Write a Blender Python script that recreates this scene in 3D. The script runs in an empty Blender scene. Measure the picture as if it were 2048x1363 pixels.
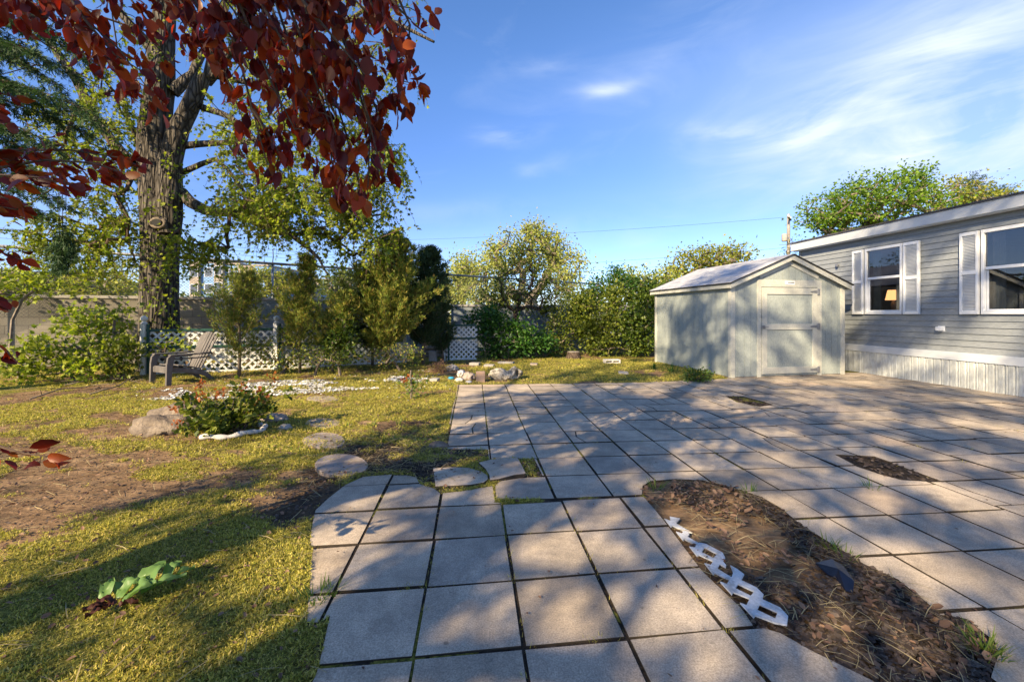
import bpy, bmesh, math, random
import numpy as np
from mathutils import Vector, Matrix
from mathutils.geometry import delaunay_2d_cdt
R = math.radians
scene = bpy.context.scene
COL = scene.collection
# ---------------------------------------------------------------- camera
FPX, HZ, CH = 845.0, 628.0, 1.30          # focal length and horizon in photo pixels, eye height
cam = bpy.data.cameras.new('camera')
cam.sensor_width = 36.0
cam.lens = 36.0 * FPX / 2048.0
cam.shift_y = -(681.5 - HZ) / 2048.0
cam.clip_start = 0.05
cam.clip_end = 3000
camo = bpy.data.objects.new('camera', cam)
camo.location = (0, 0, CH)
camo.rotation_euler = (R(90), 0, 0)
COL.objects.link(camo)
scene.camera = camo
# ---------------------------------------------------------------- light
SUN_AZ, SUN_EL = 37.0, 30.0               # the light travels towards this azimuth (right of forward)
scene.view_settings.view_transform = 'Standard'
scene.view_settings.look = 'None'
scene.view_settings.gamma = 1
scene.view_settings.exposure = 1.28
sun = bpy.data.lights.new('sun', 'SUN')
sun.energy = 5.0
sun.angle = R(0.53)
sun.color = (1.0, 0.79, 0.50)
suno = bpy.data.objects.new('sun', sun)
SD = Vector((math.sin(R(SUN_AZ))*math.cos(R(SUN_EL)), math.cos(R(SUN_AZ))*math.cos(R(SUN_EL)), -math.sin(R(SUN_EL))))
suno.rotation_euler = SD.to_track_quat('-Z', 'Y').to_euler()
suno.location = (-12, -16, 14)
COL.objects.link(suno)
world = bpy.data.worlds.new('World')
scene.world = world
world.use_nodes = True
def build_world():
    nt = world.node_tree; N = nt.nodes; L = nt.links; N.clear()
    out = N.new('ShaderNodeOutputWorld'); bg = N.new('ShaderNodeBackground')
    sky = N.new('ShaderNodeTexSky'); sky.sky_type = 'NISHITA'; sky.sun_disc = False
    sky.sun_elevation = R(SUN_EL); sky.sun_rotation = R(SUN_AZ + 180)
    sky.air_density = 1.0; sky.dust_density = 0.25; sky.ozone_density = 4.5; sky.altitude = 1300
    bg.inputs['Strength'].default_value = 0.112
    tc = N.new('ShaderNodeTexCoord'); sep = N.new('ShaderNodeSeparateXYZ'); L.new(tc.outputs['Generated'], sep.inputs[0])
    def m(op, a, b=None, c=None):
        n = N.new('ShaderNodeMath'); n.operation = op
        for i, v in enumerate((a, b, c)):
            if v is None: continue
            if isinstance(v, (int, float)): n.inputs[i].default_value = v
            else: L.new(v, n.inputs[i])
        return n.outputs[0]
    az = m('ARCTAN2', sep.outputs[0], sep.outputs[1])
    el = m('ARCSINE', sep.outputs[2])
    comb = N.new('ShaderNodeCombineXYZ'); L.new(az, comb.inputs[0]); L.new(el, comb.inputs[1])
    def noise(scale, detail, rough, rot, stretch, dist=0.0):
        mp = N.new('ShaderNodeMapping'); mp.inputs['Rotation'].default_value = (0, 0, R(rot)); mp.inputs['Scale'].default_value = stretch
        L.new(comb.outputs[0], mp.inputs[0])
        n = N.new('ShaderNodeTexNoise'); n.inputs['Scale'].default_value = scale; n.inputs['Detail'].default_value = detail
        n.inputs['Roughness'].default_value = rough; n.inputs['Distortion'].default_value = dist
        L.new(mp.outputs[0], n.inputs['Vector']); return n.outputs[0]
    n1 = noise(3.6, 10, 0.56, -22, (0.8, 2.0, 1), 1.1)
    n2 = noise(9.0, 9, 0.6, -14, (0.5, 2.2, 1), 1.0)
    wob = noise(4.0, 3, 0.5, 0, (1, 1, 1))
    wobc = m('MULTIPLY', m('SUBTRACT', wob, 0.5), 0.22)
    def blob(px, py, rw, rh, rot, amp):
        a0 = math.atan2(px-1024, FPX); e0 = math.atan2(HZ-py, math.hypot(px-1024, FPX))
        da = m('ADD', m('SUBTRACT', az, a0), wobc); de = m('ADD', m('SUBTRACT', el, e0), m('MULTIPLY', wobc, 0.4))
        c, s = math.cos(R(rot)), math.sin(R(rot))
        u = m('ADD', m('MULTIPLY', da, c), m('MULTIPLY', de, s)); v = m('SUBTRACT', m('MULTIPLY', de, c), m('MULTIPLY', da, s))
        u = m('DIVIDE', u, rw); v = m('DIVIDE', v, rh)
        d = m('ADD', m('MULTIPLY', u, u), m('MULTIPLY', v, v))
        return m('MULTIPLY', m('EXPONENT', m('MULTIPLY', d, -1)), amp)
    bl = [(1490, 250, .12, .022, -4, .8), (1640, 235, .17, .045, 12, .55), (1820, 150, .16, .07, 25, .6), (1990, 90, .16, .13, 30, .5), (1900, 280, .26, .05, 6, .5),
          (2020, 345, .2, .025, 3, .7), (1720, 320, .2, .02, 4, .4), (1980, 230, .15, .06, 15, .5),
          (1205, 184, .065, .014, 3, .85), (1010, 272, .075, .020, 4, .75), (1075, 332, .05, .018, 4, .4), (1095, 132, .08, .016, 4, .32),
          (1400, 40, .2, .06, 20, .22), (1150, 470, .5, .05, 3, .25), (900, 420, .2, .02, 5, .25), (200, 520, .4, .10, 2, .6)]
    tot = None
    for b in bl:
        o = blob(*b); tot = o if tot is None else m('ADD', tot, o)
    nn = m('MULTIPLY', m('SUBTRACT', n1, 0.33), 3.0); nn = N.new('ShaderNodeClamp') and nn
    tex = m('MINIMUM', m('MAXIMUM', m('ADD', m('MULTIPLY', m('SUBTRACT', n1, 0.33), 2.0), m('MULTIPLY', m('SUBTRACT', n2, 0.5), 0.9)), 0.0), 1.15)
    soft = m('ADD', m('ADD', blob(1960, 110, .34, .26, 10, .20), blob(1560, 190, .34, .12, -8, .14)), blob(1900, 300, .4, .09, 4, .12))
    cl = m('ADD', m('MULTIPLY', tot, tex), m('MULTIPLY', soft, m('ADD', m('MULTIPLY', n1, .9), .5)))
    up = m('MULTIPLY', m('MAXIMUM', m('SUBTRACT', n1, 0.54), 0), 0.35)
    # thin bright veil added to the unseen sky behind the viewer to fill shadows
    back = m('MULTIPLY', m('MINIMUM', m('MAXIMUM', m('SUBTRACT', m('MULTIPLY', sep.outputs[1], -1.6), -.15), 0), 1), m('MINIMUM', m('MAXIMUM', m('MULTIPLY', m('SUBTRACT', n2, .45), 2.0), 0), .25))
    cl = m('MINIMUM', m('ADD', m('ADD', cl, up), back), 0.92)
    mix = N.new('ShaderNodeMixRGB'); L.new(cl, mix.inputs[0])
    hs = N.new('ShaderNodeHueSaturation'); hs.inputs['Saturation'].default_value = 1.1; hs.inputs['Hue'].default_value = 0.5
    L.new(sky.outputs[0], hs.inputs['Color'])
    rp = N.new('ShaderNodeValToRGB'); L.new(el, rp.inputs[0])
    for e_, (p_, c_) in zip([rp.color_ramp.elements[0], rp.color_ramp.elements[1], rp.color_ramp.elements.new(.22), rp.color_ramp.elements.new(.5)], ((0, (.88,.82,.90,1)), (1, (1.0,1.02,1.05,1)), (.22, (.92,.78,.88,1)), (.5, (1.1,1.0,1.05,1)))): e_.position = p_; e_.color = c_
    tn = N.new('ShaderNodeMixRGB'); tn.blend_type = 'MULTIPLY'; tn.inputs[0].default_value = 1; L.new(hs.outputs[0], tn.inputs[1]); L.new(rp.outputs[0], tn.inputs[2])
    L.new(tn.outputs[0], mix.inputs[1]); mix.inputs[2].default_value = (3.6, 4.0, 4.75, 1)
    L.new(mix.outputs[0], bg.inputs[0]); L.new(bg.outputs[0], out.inputs[0])
build_world()
scene.render.engine = 'CYCLES'
scene.cycles.max_bounces = 7
scene.cycles.transparent_max_bounces = 16

# ---------------------------------------------------------------- helpers
def G(px, py, z=0.0):
    Y = FPX*(CH-z)/(py-HZ); return ((px-1024)*Y/FPX, Y, z)
def P(px, py, Y):
    return np.array([(px-1024)*Y/FPX, Y, CH-(py-HZ)*Y/FPX])
def tag(o, label=None, cat=None, group=None, kind=None):
    if label: o['label'] = label
    if cat: o['category'] = cat
    if group: o['group'] = group
    if kind: o['kind'] = kind
    return o
def thing(name, label, cat, loc=(0, 0, 0), rotz=0.0, group=None):
    o = bpy.data.objects.new(name, None); COL.objects.link(o)
    o.location = loc; o.rotation_euler = (0, 0, rotz); o.empty_display_size = 0.1
    return tag(o, label, cat, group)
def copy_tree(o, parent=None):
    c = o.copy(); COL.objects.link(c)
    if parent: c.parent = parent
    for ch in list(o.children): copy_tree(ch, c)
    return c
def rot_to(d):
    return Vector(d).to_track_quat('Z', 'Y').to_matrix()
class MB:
    def __init__(s): s.V = []; s.Fc = []
    def add(s, vs, fs):
        b = len(s.V); s.V += [tuple(v) for v in vs]; s.Fc += [tuple(b+i for i in f) for f in fs]; return s
    def box(s, x0, x1, y0, y1, z0, z1):
        return s.add([(x0,y0,z0),(x1,y0,z0),(x1,y1,z0),(x0,y1,z0),(x0,y0,z1),(x1,y0,z1),(x1,y1,z1),(x0,y1,z1)],
                     [(0,3,2,1),(4,5,6,7),(0,1,5,4),(1,2,6,5),(2,3,7,6),(3,0,4,7)])
    def obox(s, c, h, M):
        vs = [Vector(c) + M @ Vector((sx*h[0], sy*h[1], sz*h[2])) for sz in (-1,1) for sx, sy in ((-1,-1),(1,-1),(1,1),(-1,1))]
        return s.add(vs, [(0,3,2,1),(4,5,6,7),(0,1,5,4),(1,2,6,5),(2,3,7,6),(3,0,4,7)])
    def beam(s, a, b, w, t, up=(0,0,1)):
        a = Vector(a); b = Vector(b); d = (b-a); l = d.length; d.normalize(); u = Vector(up)
        x = d.cross(u).normalized(); y = x.cross(d).normalized()
        M = Matrix((x, d, y)).transposed()
        return s.obox((a+b)/2, (w/2, l/2, t/2), M)
    def tube(s, pts, rad, n=6, cap=True):
        pts = [Vector(p) for p in pts]; k = len(pts)
        if not hasattr(rad, '__len__'): rad = [rad]*k
        b = len(s.V); ref = None
        for i, p in enumerate(pts):
            d = (pts[min(i+1,k-1)] - pts[max(i-1,0)])
            if d.length < 1e-9: d = Vector((0,0,1))
            d.normalize()
            if ref is None: ref = Vector((1,0,0)) if abs(d.x) < 0.8 else Vector((0,1,0))
            x = (ref - d*ref.dot(d)).normalized(); ref = x; y = d.cross(x)
            for j in range(n):
                a = 2*math.pi*j/n; s.V.append(tuple(p + (x*math.cos(a)+y*math.sin(a))*rad[i]))
        for i in range(k-1):
            for j in range(n):
                j2 = (j+1) % n; s.Fc.append((b+i*n+j, b+i*n+j2, b+(i+1)*n+j2, b+(i+1)*n+j))
        if cap:
            s.Fc.append(tuple(b+j for j in reversed(range(n)))); s.Fc.append(tuple(b+(k-1)*n+j for j in range(n)))
        return s
    def lathe(s, prof, n=16, c=(0,0,0)):
        b = len(s.V); k = len(prof)
        for r, z in prof:
            for j in range(n):
                a = 2*math.pi*j/n; s.V.append((c[0]+r*math.cos(a), c[1]+r*math.sin(a), c[2]+z))
        for i in range(k-1):
            for j in range(n):
                j2 = (j+1) % n; s.Fc.append((b+i*n+j, b+i*n+j2, b+(i+1)*n+j2, b+(i+1)*n+j))
        s.Fc.append(tuple(b+j for j in reversed(range(n)))); s.Fc.append(tuple(b+(k-1)*n+j for j in range(n)))
        return s
    def prism(s, poly, z0, z1):
        n = len(poly)
        return s.add([(x,y,z0) for x,y in poly]+[(x,y,z1) for x,y in poly],
                     [tuple(reversed(range(n))), tuple(range(n,2*n))]+[(i,(i+1)%n,n+(i+1)%n,n+i) for i in range(n)])
    def build(s, name, mat, parent=None, off=None, smooth=False, bevel=0, loc=None, rotz=0):
        me = bpy.data.meshes.new(name)
        V = s.V
        if off is None and loc is not None and rotz == 0: V = [(v[0]-loc[0], v[1]-loc[1], v[2]-loc[2]) for v in V]
        if off is not None: V = [(v[0]-off[0], v[1]-off[1], v[2]-off[2]) for v in V]
        me.from_pydata(V, [], s.Fc); me.update()
        return fin(me, name, mat, parent, smooth, bevel, loc, rotz)
def fin(me, name, mat, parent=None, smooth=False, bevel=0, loc=None, rotz=0):
    if mat: me.materials.append(mat)
    if smooth: me.polygons.foreach_set('use_smooth', [True]*len(me.polygons))
    o = bpy.data.objects.new(name, me); COL.objects.link(o)
    if parent: o.parent = parent
    if loc is not None: o.location = loc
    o.rotation_euler.z = rotz
    if bevel:
        bv = o.modifiers.new('bevel', 'BEVEL'); bv.width = bevel; bv.segments = 2; bv.limit_method = 'ANGLE'; bv.angle_limit = R(40)
    return o
def mesh_np(name, V, F, mat, parent=None, off=None, smooth=False, loc=None):
    """V (n,3); F (m,k) all faces of the same size, or a list of such arrays"""
    if not isinstance(F, list): F = [F]
    me = bpy.data.meshes.new(name)
    V = np.asarray(V, dtype=np.float32)
    if off is not None: V = V - np.array(off, dtype=np.float32)
    if loc is not None and off is None: V = V - np.array(loc, dtype=np.float32)
    me.vertices.add(len(V)); me.vertices.foreach_set('co', V.ravel())
    tot = sum(f.size for f in F); nf = sum(len(f) for f in F)
    me.loops.add(tot); me.polygons.add(nf)
    me.loops.foreach_set('vertex_index', np.concatenate([f.ravel() for f in F]).astype(np.int32))
    ls = []; base = 0
    for f in F:
        ls.append(base + np.arange(len(f))*f.shape[1]); base += f.size
    me.polygons.foreach_set('loop_start', np.concatenate(ls).astype(np.int32))
    me.update(calc_edges=True); me.validate()
    return fin(me, name, mat, parent, smooth, 0, loc)
rng = np.random.default_rng(7)
def nrm(a):
    return a/np.maximum(np.linalg.norm(a, axis=-1, keepdims=True), 1e-9)
def stamp(T, pos, tan, nor, size):
    """copies a template leaf (verts, list of faces) to every position; +y runs along tan, +z along nor"""
    TV, TF = T; TV = np.array(TV, float); k = len(TV); n = len(pos)
    tan = nrm(tan); x = nrm(np.cross(tan, nor)); z = np.cross(x, tan)
    size = np.broadcast_to(np.asarray(size, float).reshape(-1, 1), (n, 1)) if np.ndim(size) < 2 else size
    V = pos[:, None, :] + size[:, None, :]*(TV[None, :, 0:1]*x[:, None, :] + TV[None, :, 1:2]*tan[:, None, :] + TV[None, :, 2:3]*z[:, None, :])
    Fs = {}
    for f in TF: Fs.setdefault(len(f), []).append(f)
    out = []
    for kk, fl in Fs.items():
        fa = np.array(fl); out.append((fa[None] + (np.arange(n)*k)[:, None, None]).reshape(-1, kk))
    return V.reshape(-1, 3), out
def merge(parts):
    Vs = []; D = {}; b = 0
    for V, Fl in parts:
        Vs.append(V)
        for f in Fl: D.setdefault(f.shape[1], []).append(f + b)
        b += len(V)
    return np.concatenate(Vs), [np.concatenate(v) for v in D.values()]
def rdir(n, r=None):
    r = r or rng; v = r.normal(size=(n, 3)); return nrm(v)
# templates -------------------------------------------------------------
def maple_T():
    pts = []
    lob = [(0,0,0)]
    for a, r in ((-100,.45),(-78,.25),(-52,.62),(-32,.34),(0,.78),(32,.34),(52,.62),(78,.25),(100,.45)):
        lob.append((r*math.sin(R(a)), .22+r*math.cos(R(a)), -.10*abs(math.sin(R(a)))))
    return (lob, [(0,1,2,3,4,5),(0,5,6,7,8,9)])
MAPLE = maple_T()
QLEAF = ([(0,0,0),(-.3,.45,.06),(0,1,-.05),(.3,.45,.06)], [(0,3,2,1)])
OVATE = ([(0,0,0),(-.24,.18,.05),(-.34,.45,.08),(-.22,.78,.04),(0,1.02,-.06),(.22,.78,.04),(.34,.45,.08),(.24,.18,.05),(0,.4,0),(0,.75,-.01)],
         [(0,8,2,1),(8,9,3,2),(9,4,3),(0,7,6,8),(8,6,5,9),(9,5,4)])
OVATE2 = ([(0,0,0),(-.15,.12,.06),(-.27,.38,.11),(-.25,.62,.05),(-.11,.9,-.07),(.03,1.1,-.17),(.13,.85,-.05),(.23,.6,.12),(.20,.3,.13),(.1,.1,.07),(.01,.35,-.01),(.0,.7,-.03)],
          [(0,10,2,1),(10,11,3,2),(11,5,4,3),(0,9,8,10),(10,8,7,11),(11,7,6,5)])
BLADE = ([(-.035,0,0),(.035,0,0),(.028,.5,.05),(-.028,.5,.05),(0,1,.22)], [(0,1,2,3),(3,2,4)])
SPRIG = ([(0,0,0),(.05,.4,0),(0,1,.02),(-.05,.4,0), (0,.2,0),(.25,.55,.05),(.38,.85,.0),(.16,.6,0), (0,.2,0),(-.25,.55,.05),(-.38,.85,0),(-.16,.6,0),
          (0,.3,0),(.05,.5,.25),(0,.8,.38),(-.04,.55,.2)], [(0,1,2,3),(4,5,6,7),(8,11,10,9),(12,13,14,15)])
MOSS = ([(0,0,0),(-.16,.35,.25),(.05,.95,.35),(.2,.4,.2), (0,0,0),(.3,-.25,.3),(.75,-.35,.5),(.3,-.05,.2), (0,0,0),(-.3,-.2,.35),(-.7,-.5,.3),(-.12,-.35,.3), (-.1,0,0),(.1,.05,0),(.05,.1,1.1)], [(0,3,2,1),(4,5,6,7),(8,11,10,9),(12,13,14)])
CHIP = ([(-.5,-.5,0),(.5,-.4,.1),(.45,.5,0),(-.4,.45,.12)], [(0,1,2,3)])
DRY = ([(0,0,0),(-.3,.3,.12),(-.2,.8,.22),(.05,1,.1),(.28,.6,.18),(.25,.2,.1),(0,.5,-.02)], [(0,6,2,1),(6,3,2),(0,5,4,6),(6,4,3)])
# ---------------------------------------------------------------- value noise on the ground
def vnoise(x, y, scale, seed):
    r = np.random.default_rng(seed); g = r.random((64, 64))
    u = np.asarray(x)*scale+17.3; v = np.asarray(y)*scale+9.1
    i = np.floor(u).astype(int); j = np.floor(v).astype(int); fu = u-i; fv = v-j
    fu = fu*fu*(3-2*fu); fv = fv*fv*(3-2*fv); i %= 64; j %= 64; i2 = (i+1) % 64; j2 = (j+1) % 64
    return (g[i,j]*(1-fu)+g[i2,j]*fu)*(1-fv)+(g[i,j2]*(1-fu)+g[i2,j2]*fu)*fv
def fbm(x, y, scale, seed, oc=4):
    s = 0; a = .5; t = 0
    for k in range(oc): s = s + a*vnoise(x, y, scale*2**k, seed+k); t += a; a *= .55
    return s/t
def inpoly(poly, x, y):
    x = np.asarray(x); y = np.asarray(y); c = np.zeros(x.shape, bool); n = len(poly)
    for i in range(n):
        x1, y1 = poly[i][:2]; x2, y2 = poly[(i+1) % n][:2]
        if y1 == y2: continue
        c ^= ((y1 > y) != (y2 > y)) & (x < (x2-x1)*(y-y1)/(y2-y1)+x1)
    return c
# ---------------------------------------------------------------- materials
def nm(name):
    m = bpy.data.materials.new(name); m.use_nodes = True
    nt = m.node_tree; return m, nt.nodes, nt.links, nt.nodes['Principled BSDF']
def c4(c): return (c[0], c[1], c[2], 1)
def tex_noise(N, L, scale, detail=5, rough=.6, coord='Object', stretch=None, dist=0):
    tc = N.new('ShaderNodeTexCoord'); o = tc.outputs[coord]
    if stretch:
        mp = N.new('ShaderNodeMapping'); mp.inputs['Scale'].default_value = stretch; L.new(o, mp.inputs[0]); o = mp.outputs[0]
    n = N.new('ShaderNodeTexNoise'); n.inputs['Scale'].default_value = scale; n.inputs['Detail'].default_value = detail
    n.inputs['Roughness'].default_value = rough; n.inputs['Distortion'].default_value = dist
    L.new(o, n.inputs['Vector']); return n.outputs[0]
def ramp(N, L, fac, stops):
    r = N.new('ShaderNodeValToRGB'); L.new(fac, r.inputs[0])
    while len(r.color_ramp.elements) < len(stops): r.color_ramp.elements.new(.5)
    for e, (p, c) in zip(r.color_ramp.elements, stops): e.position = p; e.color = c4(c)
    return r.outputs[0]
def mixc(N, L, fac, a, b, mode='MIX'):
    m = N.new('ShaderNodeMixRGB'); m.blend_type = mode
    for i, v in ((0, fac), (1, a), (2, b)):
        if isinstance(v, (int, float)): m.inputs[i].default_value = v
        elif isinstance(v, tuple): m.inputs[i].default_value = c4(v)
        else: L.new(v, m.inputs[i])
    return m.outputs[0]
def bump(N, L, bs, h, st, dist=.01):
    b = N.new('ShaderNodeBump'); b.inputs['Strength'].default_value = st; b.inputs['Distance'].default_value = dist
    L.new(h, b.inputs['Height']); L.new(b.outputs[0], bs.inputs['Normal']); return b
def pmat(name, a, b, scale=6, rough=.8, bst=.3, bdist=.004, detail=6, stretch=None, lo=.35, hi=.65, spec=.3, metal=0, fine=None):
    m, N, L, bs = nm(name)
    n = tex_noise(N, L, scale, detail, .62, stretch=stretch)
    c = ramp(N, L, n, [(lo, a), (hi, b)])
    h = n
    if fine:
        f = tex_noise(N, L, fine, 3, .7, stretch=stretch); c = mixc(N, L, .35, c, ramp(N, L, f, [(.3, (.25,.25,.25)), (.7, (.9,.9,.9))]), 'OVERLAY'); h = f
    L.new(c, bs.inputs['Base Color']); bs.inputs['Roughness'].default_value = rough
    bs.inputs['Specular IOR Level'].default_value = spec; bs.inputs['Metallic'].default_value = metal
    if bst: bump(N, L, bs, h, bst, bdist)
    return m
def leafmat(name, cols, trans=.4, rough=.5, tcol=None, spec=.3):
    m, N, L, bs = nm(name)
    g = N.new('ShaderNodeNewGeometry')
    st = [(i/(len(cols)-1) if len(cols) > 1 else 0, c) for i, c in enumerate(cols)]
    c = ramp(N, L, g.outputs['Random Per Island'], st)
    n = tex_noise(N, L, 1.3, 3, .6); c = mixc(N, L, .55, c, ramp(N, L, n, [(.3, (.33,.33,.33)), (.7, (.72,.72,.72))]), 'OVERLAY')
    L.new(c, bs.inputs['Base Color']); bs.inputs['Roughness'].default_value = rough; bs.inputs['Specular IOR Level'].default_value = spec
    t = N.new('ShaderNodeBsdfTranslucent')
    tc = mixc(N, L, 1.0, c, tcol or (1.25,1.3,.7), 'MULTIPLY'); L.new(tc, t.inputs[0])
    mx = N.new('ShaderNodeMixShader'); mx.inputs[0].default_value = trans
    L.new(bs.outputs[0], mx.inputs[1]); L.new(t.outputs[0], mx.inputs[2]); L.new(mx.outputs[0], N['Material Output'].inputs[0])
    return m
def barkmat(name, a, b, scale=9, vert=.16, st=.9, dist=.03):
    m, N, L, bs = nm(name)
    tc = N.new('ShaderNodeTexCoord'); mp = N.new('ShaderNodeMapping'); mp.inputs['Scale'].default_value = (1, 1, vert); L.new(tc.outputs['Object'], mp.inputs[0])
    n0 = N.new('ShaderNodeTexNoise'); n0.inputs['Scale'].default_value = 5; L.new(mp.outputs[0], n0.inputs[0])
    ad = mixc(N, L, .12, mp.outputs[0], n0.outputs[1], 'ADD')
    v = N.new('ShaderNodeTexVoronoi'); v.feature = 'DISTANCE_TO_EDGE'; v.inputs['Scale'].default_value = scale; L.new(ad, v.inputs['Vector'])
    f = tex_noise(N, L, scale*3, 5, .7, stretch=(1,1,.3))
    h = mixc(N, L, .35, ramp(N, L, v.outputs['Distance'], [(0, (0,0,0)), (.28, (1,1,1))]), f)
    c = ramp(N, L, h, [(.15, a), (.75, b)])
    big = tex_noise(N, L, 1.2, 3, .5); c = mixc(N, L, .5, c, ramp(N, L, big, [(.3, (.35,.35,.33)), (.7, (.7,.68,.66))]), 'OVERLAY')
    L.new(c, bs.inputs['Base Color']); bs.inputs['Roughness'].default_value = .92; bs.inputs['Specular IOR Level'].default_value = .15
    bump(N, L, bs, h, st, dist); return m
M = {}
M['trim'] = pmat('cream_paint', (.40,.405,.36), (.51,.51,.45), 2.5, .55, .15, .002, fine=60)
M['shedwall'] = pmat('pale_green_grey_paint', (.26,.295,.285), (.33,.365,.345), 2.0, .6, .25, .002, stretch=(1,1,.25), fine=70)
M['siding'] = pmat('blue_grey_vinyl', (.19,.21,.225), (.245,.265,.28), 1.3, .5, .12, .002, stretch=(.4,1,3), fine=45, spec=.35, lo=.3, hi=.7)
M['white'] = pmat('white_vinyl', (.62,.65,.68), (.74,.76,.78), 2, .45, .05, .001, spec=.4)
M['fascia'] = pmat('pale_fascia', (.46,.49,.52), (.58,.61,.64), 1.5, .45, .08, .001, stretch=(.3,1,1))
M['skirt'] = pmat('pale_grey_skirting', (.38,.40,.39), (.48,.50,.49), 1.2, .5, .1, .002, stretch=(1,1,.3), fine=30)
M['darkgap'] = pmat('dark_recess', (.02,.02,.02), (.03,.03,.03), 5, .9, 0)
M['shingle'] = None
M['latwhite'] = pmat('weathered_white_plastic', (.52,.53,.54), (.68,.69,.68), 9, .5, .25, .003, fine=50, lo=.3, hi=.6)
M['green'] = pmat('dark_green_paint', (.012,.055,.045), (.025,.085,.07), 8, .5, .2, .002)
M['steel'] = pmat('galvanised_steel', (.28,.29,.30), (.40,.41,.42), 20, .42, .05, .001, metal=.7)
M['rail'] = pmat('dull_galvanised_pipe', (.13,.14,.15), (.20,.21,.22), 20, .5, .05, .001, metal=.3)
M['hinge'] = pmat('zinc_hinge', (.25,.26,.28), (.34,.35,.37), 20, .4, .1, .001, metal=.6)
M['chair'] = pmat('faded_brown_resin', (.085,.078,.075), (.14,.128,.12), 7, .62, .25, .002, stretch=(1,1,.4), fine=60)
M['bark'] = barkmat('maple_bark', (.025,.022,.020), (.125,.112,.098), 13, .16, 1.0, .05)
M['bark2'] = barkmat('dark_bark', (.03,.022,.018), (.12,.09,.07), 22, .2, .8, .02)
M['twig'] = pmat('brown_twig', (.05,.032,.022), (.12,.08,.055), 12, .8, .3, .003)
M['greytwig'] = pmat('grey_brown_twig', (.10,.08,.06), (.22,.18,.14), 12, .8, .3, .003)
M['concrete'] = pmat('grey_concrete', (.26,.25,.235), (.36,.34,.32), 7, .9, .4, .004, fine=90)
M['stone'] = pmat('tan_sandstone', (.10,.08,.065), (.24,.195,.15), 6, .9, .9, .02, fine=30)
M['stone2'] = pmat('pale_pitted_stone', (.13,.12,.105), (.42,.385,.33), 11, .9, .9, .03, fine=35, lo=.4, hi=.56)
M['slabstone'] = pmat('pinkish_grey_flagstone', (.24,.195,.165), (.33,.275,.24), 5, .88, .35, .004, fine=120)
M['brick'] = pmat('tan_block', (.33,.22,.16), (.42,.29,.21), 8, .9, .4, .004, fine=70)
M['ropewhite'] = pmat('weathered_white_concrete', (.40,.38,.36), (.62,.60,.57), 14, .85, .6, .006, fine=60)
M['woodpale'] = pmat('weathered_wood', (.17,.15,.13), (.30,.27,.24), 4, .85, .4, .004, stretch=(1,.15,1), fine=50)
M['blackplastic'] = pmat('blue_black_plastic', (.006,.009,.022), (.010,.015,.035), 8, .35, .6, .01, spec=.5)
M['dryblade'] = leafmat('dry_straw', [(.30,.24,.12), (.45,.37,.2), (.22,.16,.09)], .2, .8)
M['drylit'] = leafmat('dead_leaves', [(.16,.085,.05), (.30,.19,.12), (.09,.05,.035), (.24,.15,.10)], .15, .7, (1.2,.9,.6))
M['mulch'] = leafmat('bark_chips', [(.025,.019,.016), (.06,.042,.034), (.13,.10,.08), (.04,.03,.024), (.08,.06,.048)], .02, .9)
M['pebble'] = leafmat('white_chippings', [(.55,.56,.58), (.75,.75,.75), (.42,.42,.42)], .0, .8)
M['grass'] = leafmat('yellow_green_moss_grass', [(.15,.18,.02), (.50,.45,.07), (.62,.51,.13), (.25,.28,.035), (.66,.53,.19), (.06,.08,.014), (.52,.46,.08)], .32, .6)
M['grass2'] = leafmat('green_grass', [(.07,.13,.015), (.12,.19,.025), (.16,.20,.04)], .3, .55)
M['maple'] = leafmat('yellow_green_maple_leaves', [(.10,.16,.014), (.22,.29,.022), (.34,.37,.04), (.08,.13,.014), (.28,.33,.028)], .45, .5)
M['red'] = leafmat('dark_red_leaves', [(.09,.013,.010), (.17,.028,.010), (.05,.010,.013), (.30,.07,.014), (.06,.014,.020), (.13,.016,.010), (.26,.10,.02), (.09,.014,.013)], .5, .42, (2.4,.8,.33), .35)
M['picket'] = pmat('grimy_white_plastic', (.30,.295,.28), (.56,.57,.57), 16, .5, .4, .003, fine=60, lo=.3, hi=.55)
M['juniper'] = leafmat('olive_juniper', [(.08,.13,.022), (.21,.26,.035), (.30,.31,.055), (.32,.22,.06), (.12,.19,.025), (.05,.085,.018)], .25, .7)
M['bushmid'] = leafmat('deep_mid_green_leaves', [(.025,.06,.010), (.08,.13,.018), (.14,.19,.025), (.015,.035,.008), (.05,.09,.012)], .35, .4)
M['juniper2'] = leafmat('blue_green_juniper', [(.02,.05,.022), (.04,.075,.03), (.06,.09,.035)], .2, .7)
M['conifer'] = leafmat('dark_green_needles', [(.02,.05,.018), (.035,.075,.025), (.05,.10,.03)], .2, .6)
M['bushdark'] = leafmat('deep_green_leaves', [(.02,.07,.012), (.04,.11,.016), (.07,.15,.02)], .35, .4)
M['bush'] = leafmat('mid_green_leaves', [(.06,.10,.012), (.13,.17,.018), (.20,.22,.03), (.035,.06,.010), (.10,.14,.015)], .35, .45)
M['bushyel'] = leafmat('yellow_green_leaves', [(.17,.22,.025), (.26,.28,.04), (.32,.31,.05), (.12,.17,.02)], .4, .5)
M['willow'] = leafmat('pale_willow_leaves', [(.26,.31,.06), (.38,.41,.09), (.33,.33,.10), (.20,.25,.045)], .4, .6)
M['bright'] = leafmat('bright_green_leaves', [(.08,.17,.012), (.14,.25,.02), (.20,.30,.03), (.06,.13,.012)], .42, .45)
M['rose'] = leafmat('rose_leaves', [(.05,.10,.02), (.09,.15,.025), (.14,.19,.03), (.08,.13,.02)], .3, .4)
M['roserust'] = leafmat('rusty_young_leaves', [(.30,.09,.02), (.36,.13,.03), (.20,.06,.02)], .35, .5, (1.5,.9,.5))
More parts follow.
